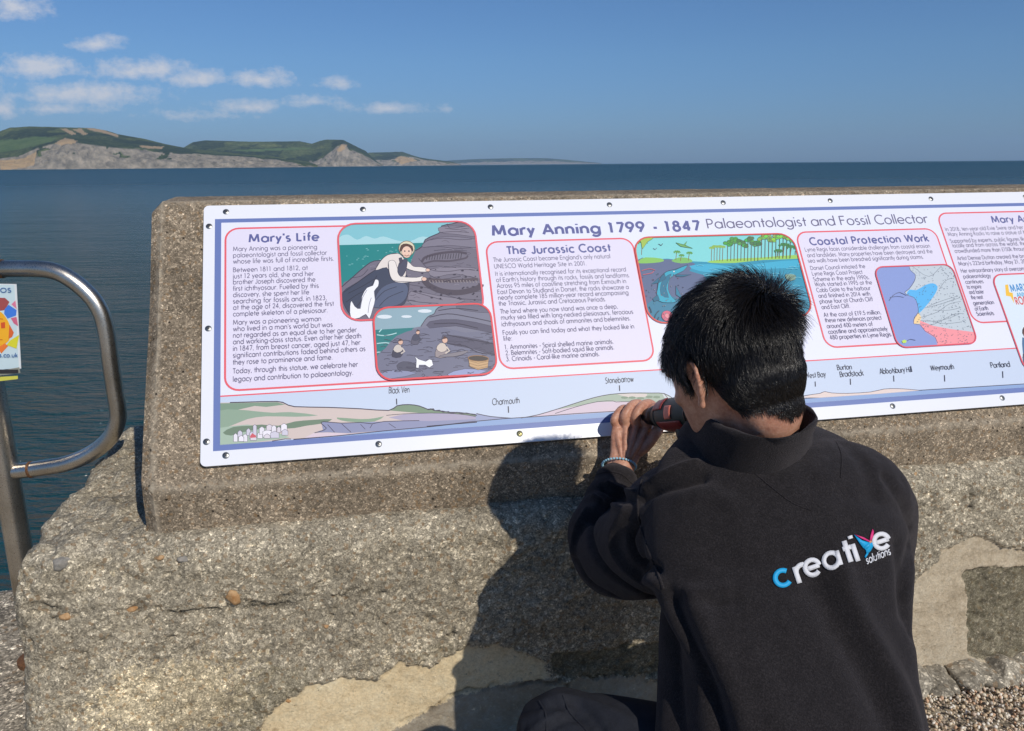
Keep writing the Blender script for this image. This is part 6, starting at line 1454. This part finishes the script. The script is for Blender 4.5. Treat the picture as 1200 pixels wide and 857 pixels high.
for an in (L_AN, R_AN):
    s = MB(); f0 = an + np.array([.01, -.05, -.045])
    loft(s, [(f0 + (0, -.035, .0), np.array([.028, 0, 0]), np.array([0, 0, .032])), (f0 + (0, 0, .015), np.array([.038, 0, 0]), np.array([0, 0, .058])), (f0 + (-.005, .07, .01), np.array([.042, 0, 0]), np.array([0, 0, .052])), (f0 + (-.012, .15, -.008), np.array([.048, 0, 0]), np.array([0, 0, .032])), (f0 + (-.015, .22, -.012), np.array([.040, 0, 0]), np.array([0, 0, .026])), (f0 + (-.015, .245, -.014), np.array([.022, 0, 0]), np.array([0, 0, .018]))], 24, 2.5)
    s.build('shoe', MAT_SHOE, pn)

# ================================================================== DRILL
MAT_DG = M('dark_green_rubber', (.030, .045, .042), .55, 0, .4).m; MAT_RP = M('red_plastic', (.22, .018, .022), .42).m; MAT_LAB = M('salmon_label', (.62, .17, .12), .5).m; MAT_CHUCK = M('dark_chuck', (.05, .05, .055), .3, .8).m
D0, D1 = np.array(hw(752, 489, 1.71)), np.array(hw(836, 481, 1.46)); dv = D1 - D0; LD = np.linalg.norm(dv); dv /= LD
du = np.array([0, 0, 1.]) - dv * dv[2]; du /= np.linalg.norm(du); ds = np.cross(dv, du)
drill = empty('cordless_drill', D0, 0, 'dark green and red cordless drill held in both hands against the sign foot', 'drill')
def dl(a, u=0, s=0): return dv * a + du * u + ds * s
MB().tube([dl(.055), dl(.075), dl(.088), dl(.105), dl(.125), dl(.165), dl(LD - .02), dl(LD - .006), dl(LD)], [.020, .023, .027, .0325, .035, .0355, .034, .028, .018], 30).build('motor_housing', MAT_DG, drill)
MB().tube([dl(-.005), dl(.0), dl(.02), dl(.05), dl(.056)], [.010, .014, .019, .020, .018], 26).build('chuck', MAT_CHUCK, drill)
MB().tube([dl(-.045), dl(-.003)], .0035, 8).build('bit', MAT_CHUCK, drill)
MB().tube([dl(.082), dl(.0835), dl(.098), dl(.0995)], [.0255, .0275, .0322, .031], 30).build('collar_ring', MAT_DG, drill)
def patch(name, a0, a1, t0, t1, mat, r0=.0362, n=10, m=6):
    V = []
    for i in range(m + 1):
        a = a0 + (a1 - a0) * i / m; rr = np.interp(a, [.105, .125, .165, LD - .02], [.0335, .0362, .0368, .0352]) + .0006
        for j in range(n + 1):
            t = math.radians(t0 + (t1 - t0) * j / n); V.append(dl(a, rr * math.sin(t), rr * math.cos(t)))
    o = mesh(name, np.array(V), grid_faces(m + 1, n + 1), mat, drill); q = o.modifiers.new('s', 'SOLIDIFY'); q.thickness = .0015; q.offset = 0; return o
cam_dir = -np.array(view_ray(795, 485).normalized()); tc_ = math.degrees(math.atan2(cam_dir @ du, cam_dir @ ds))
patch('side_panel', .112, .20, tc_ - 75, tc_ - 22, MAT_RP); patch('side_panel', .100, .135, tc_ + 20, tc_ + 70, MAT_RP)
patch('label_plate', .150, .172, tc_ - 14, tc_ + 30, MAT_LAB, n=8, m=4)
gv = np.array(G1) - np.array(G0); gtop = dl(.165, -.02); gbot = gtop + gv / np.linalg.norm(gv) * .13
MB().tube([gtop, gtop * .5 + gbot * .5, gbot], [.021, .0185, .020], 22).build('grip', MAT_DG, drill)
MB().box(gbot, (.068, .095, .045), None, .008).build('battery', MAT_DG, drill); MB().ell(gtop + dl(-.022, -.02), (.008, .010, .014)).build('trigger', MAT_RP, drill)

for a_ in (.060, .064, .068): MB().tube([dl(a_), dl(a_ + .0018)], .0232, 26).build('chuck_ridge', MAT_CHUCK, drill)
for k in range(5): patch('vent_slot', LD - .052 + k * .008, LD - .049 + k * .008, tc_ - 60, tc_ + 10, MAT_CHUCK, n=8, m=1)
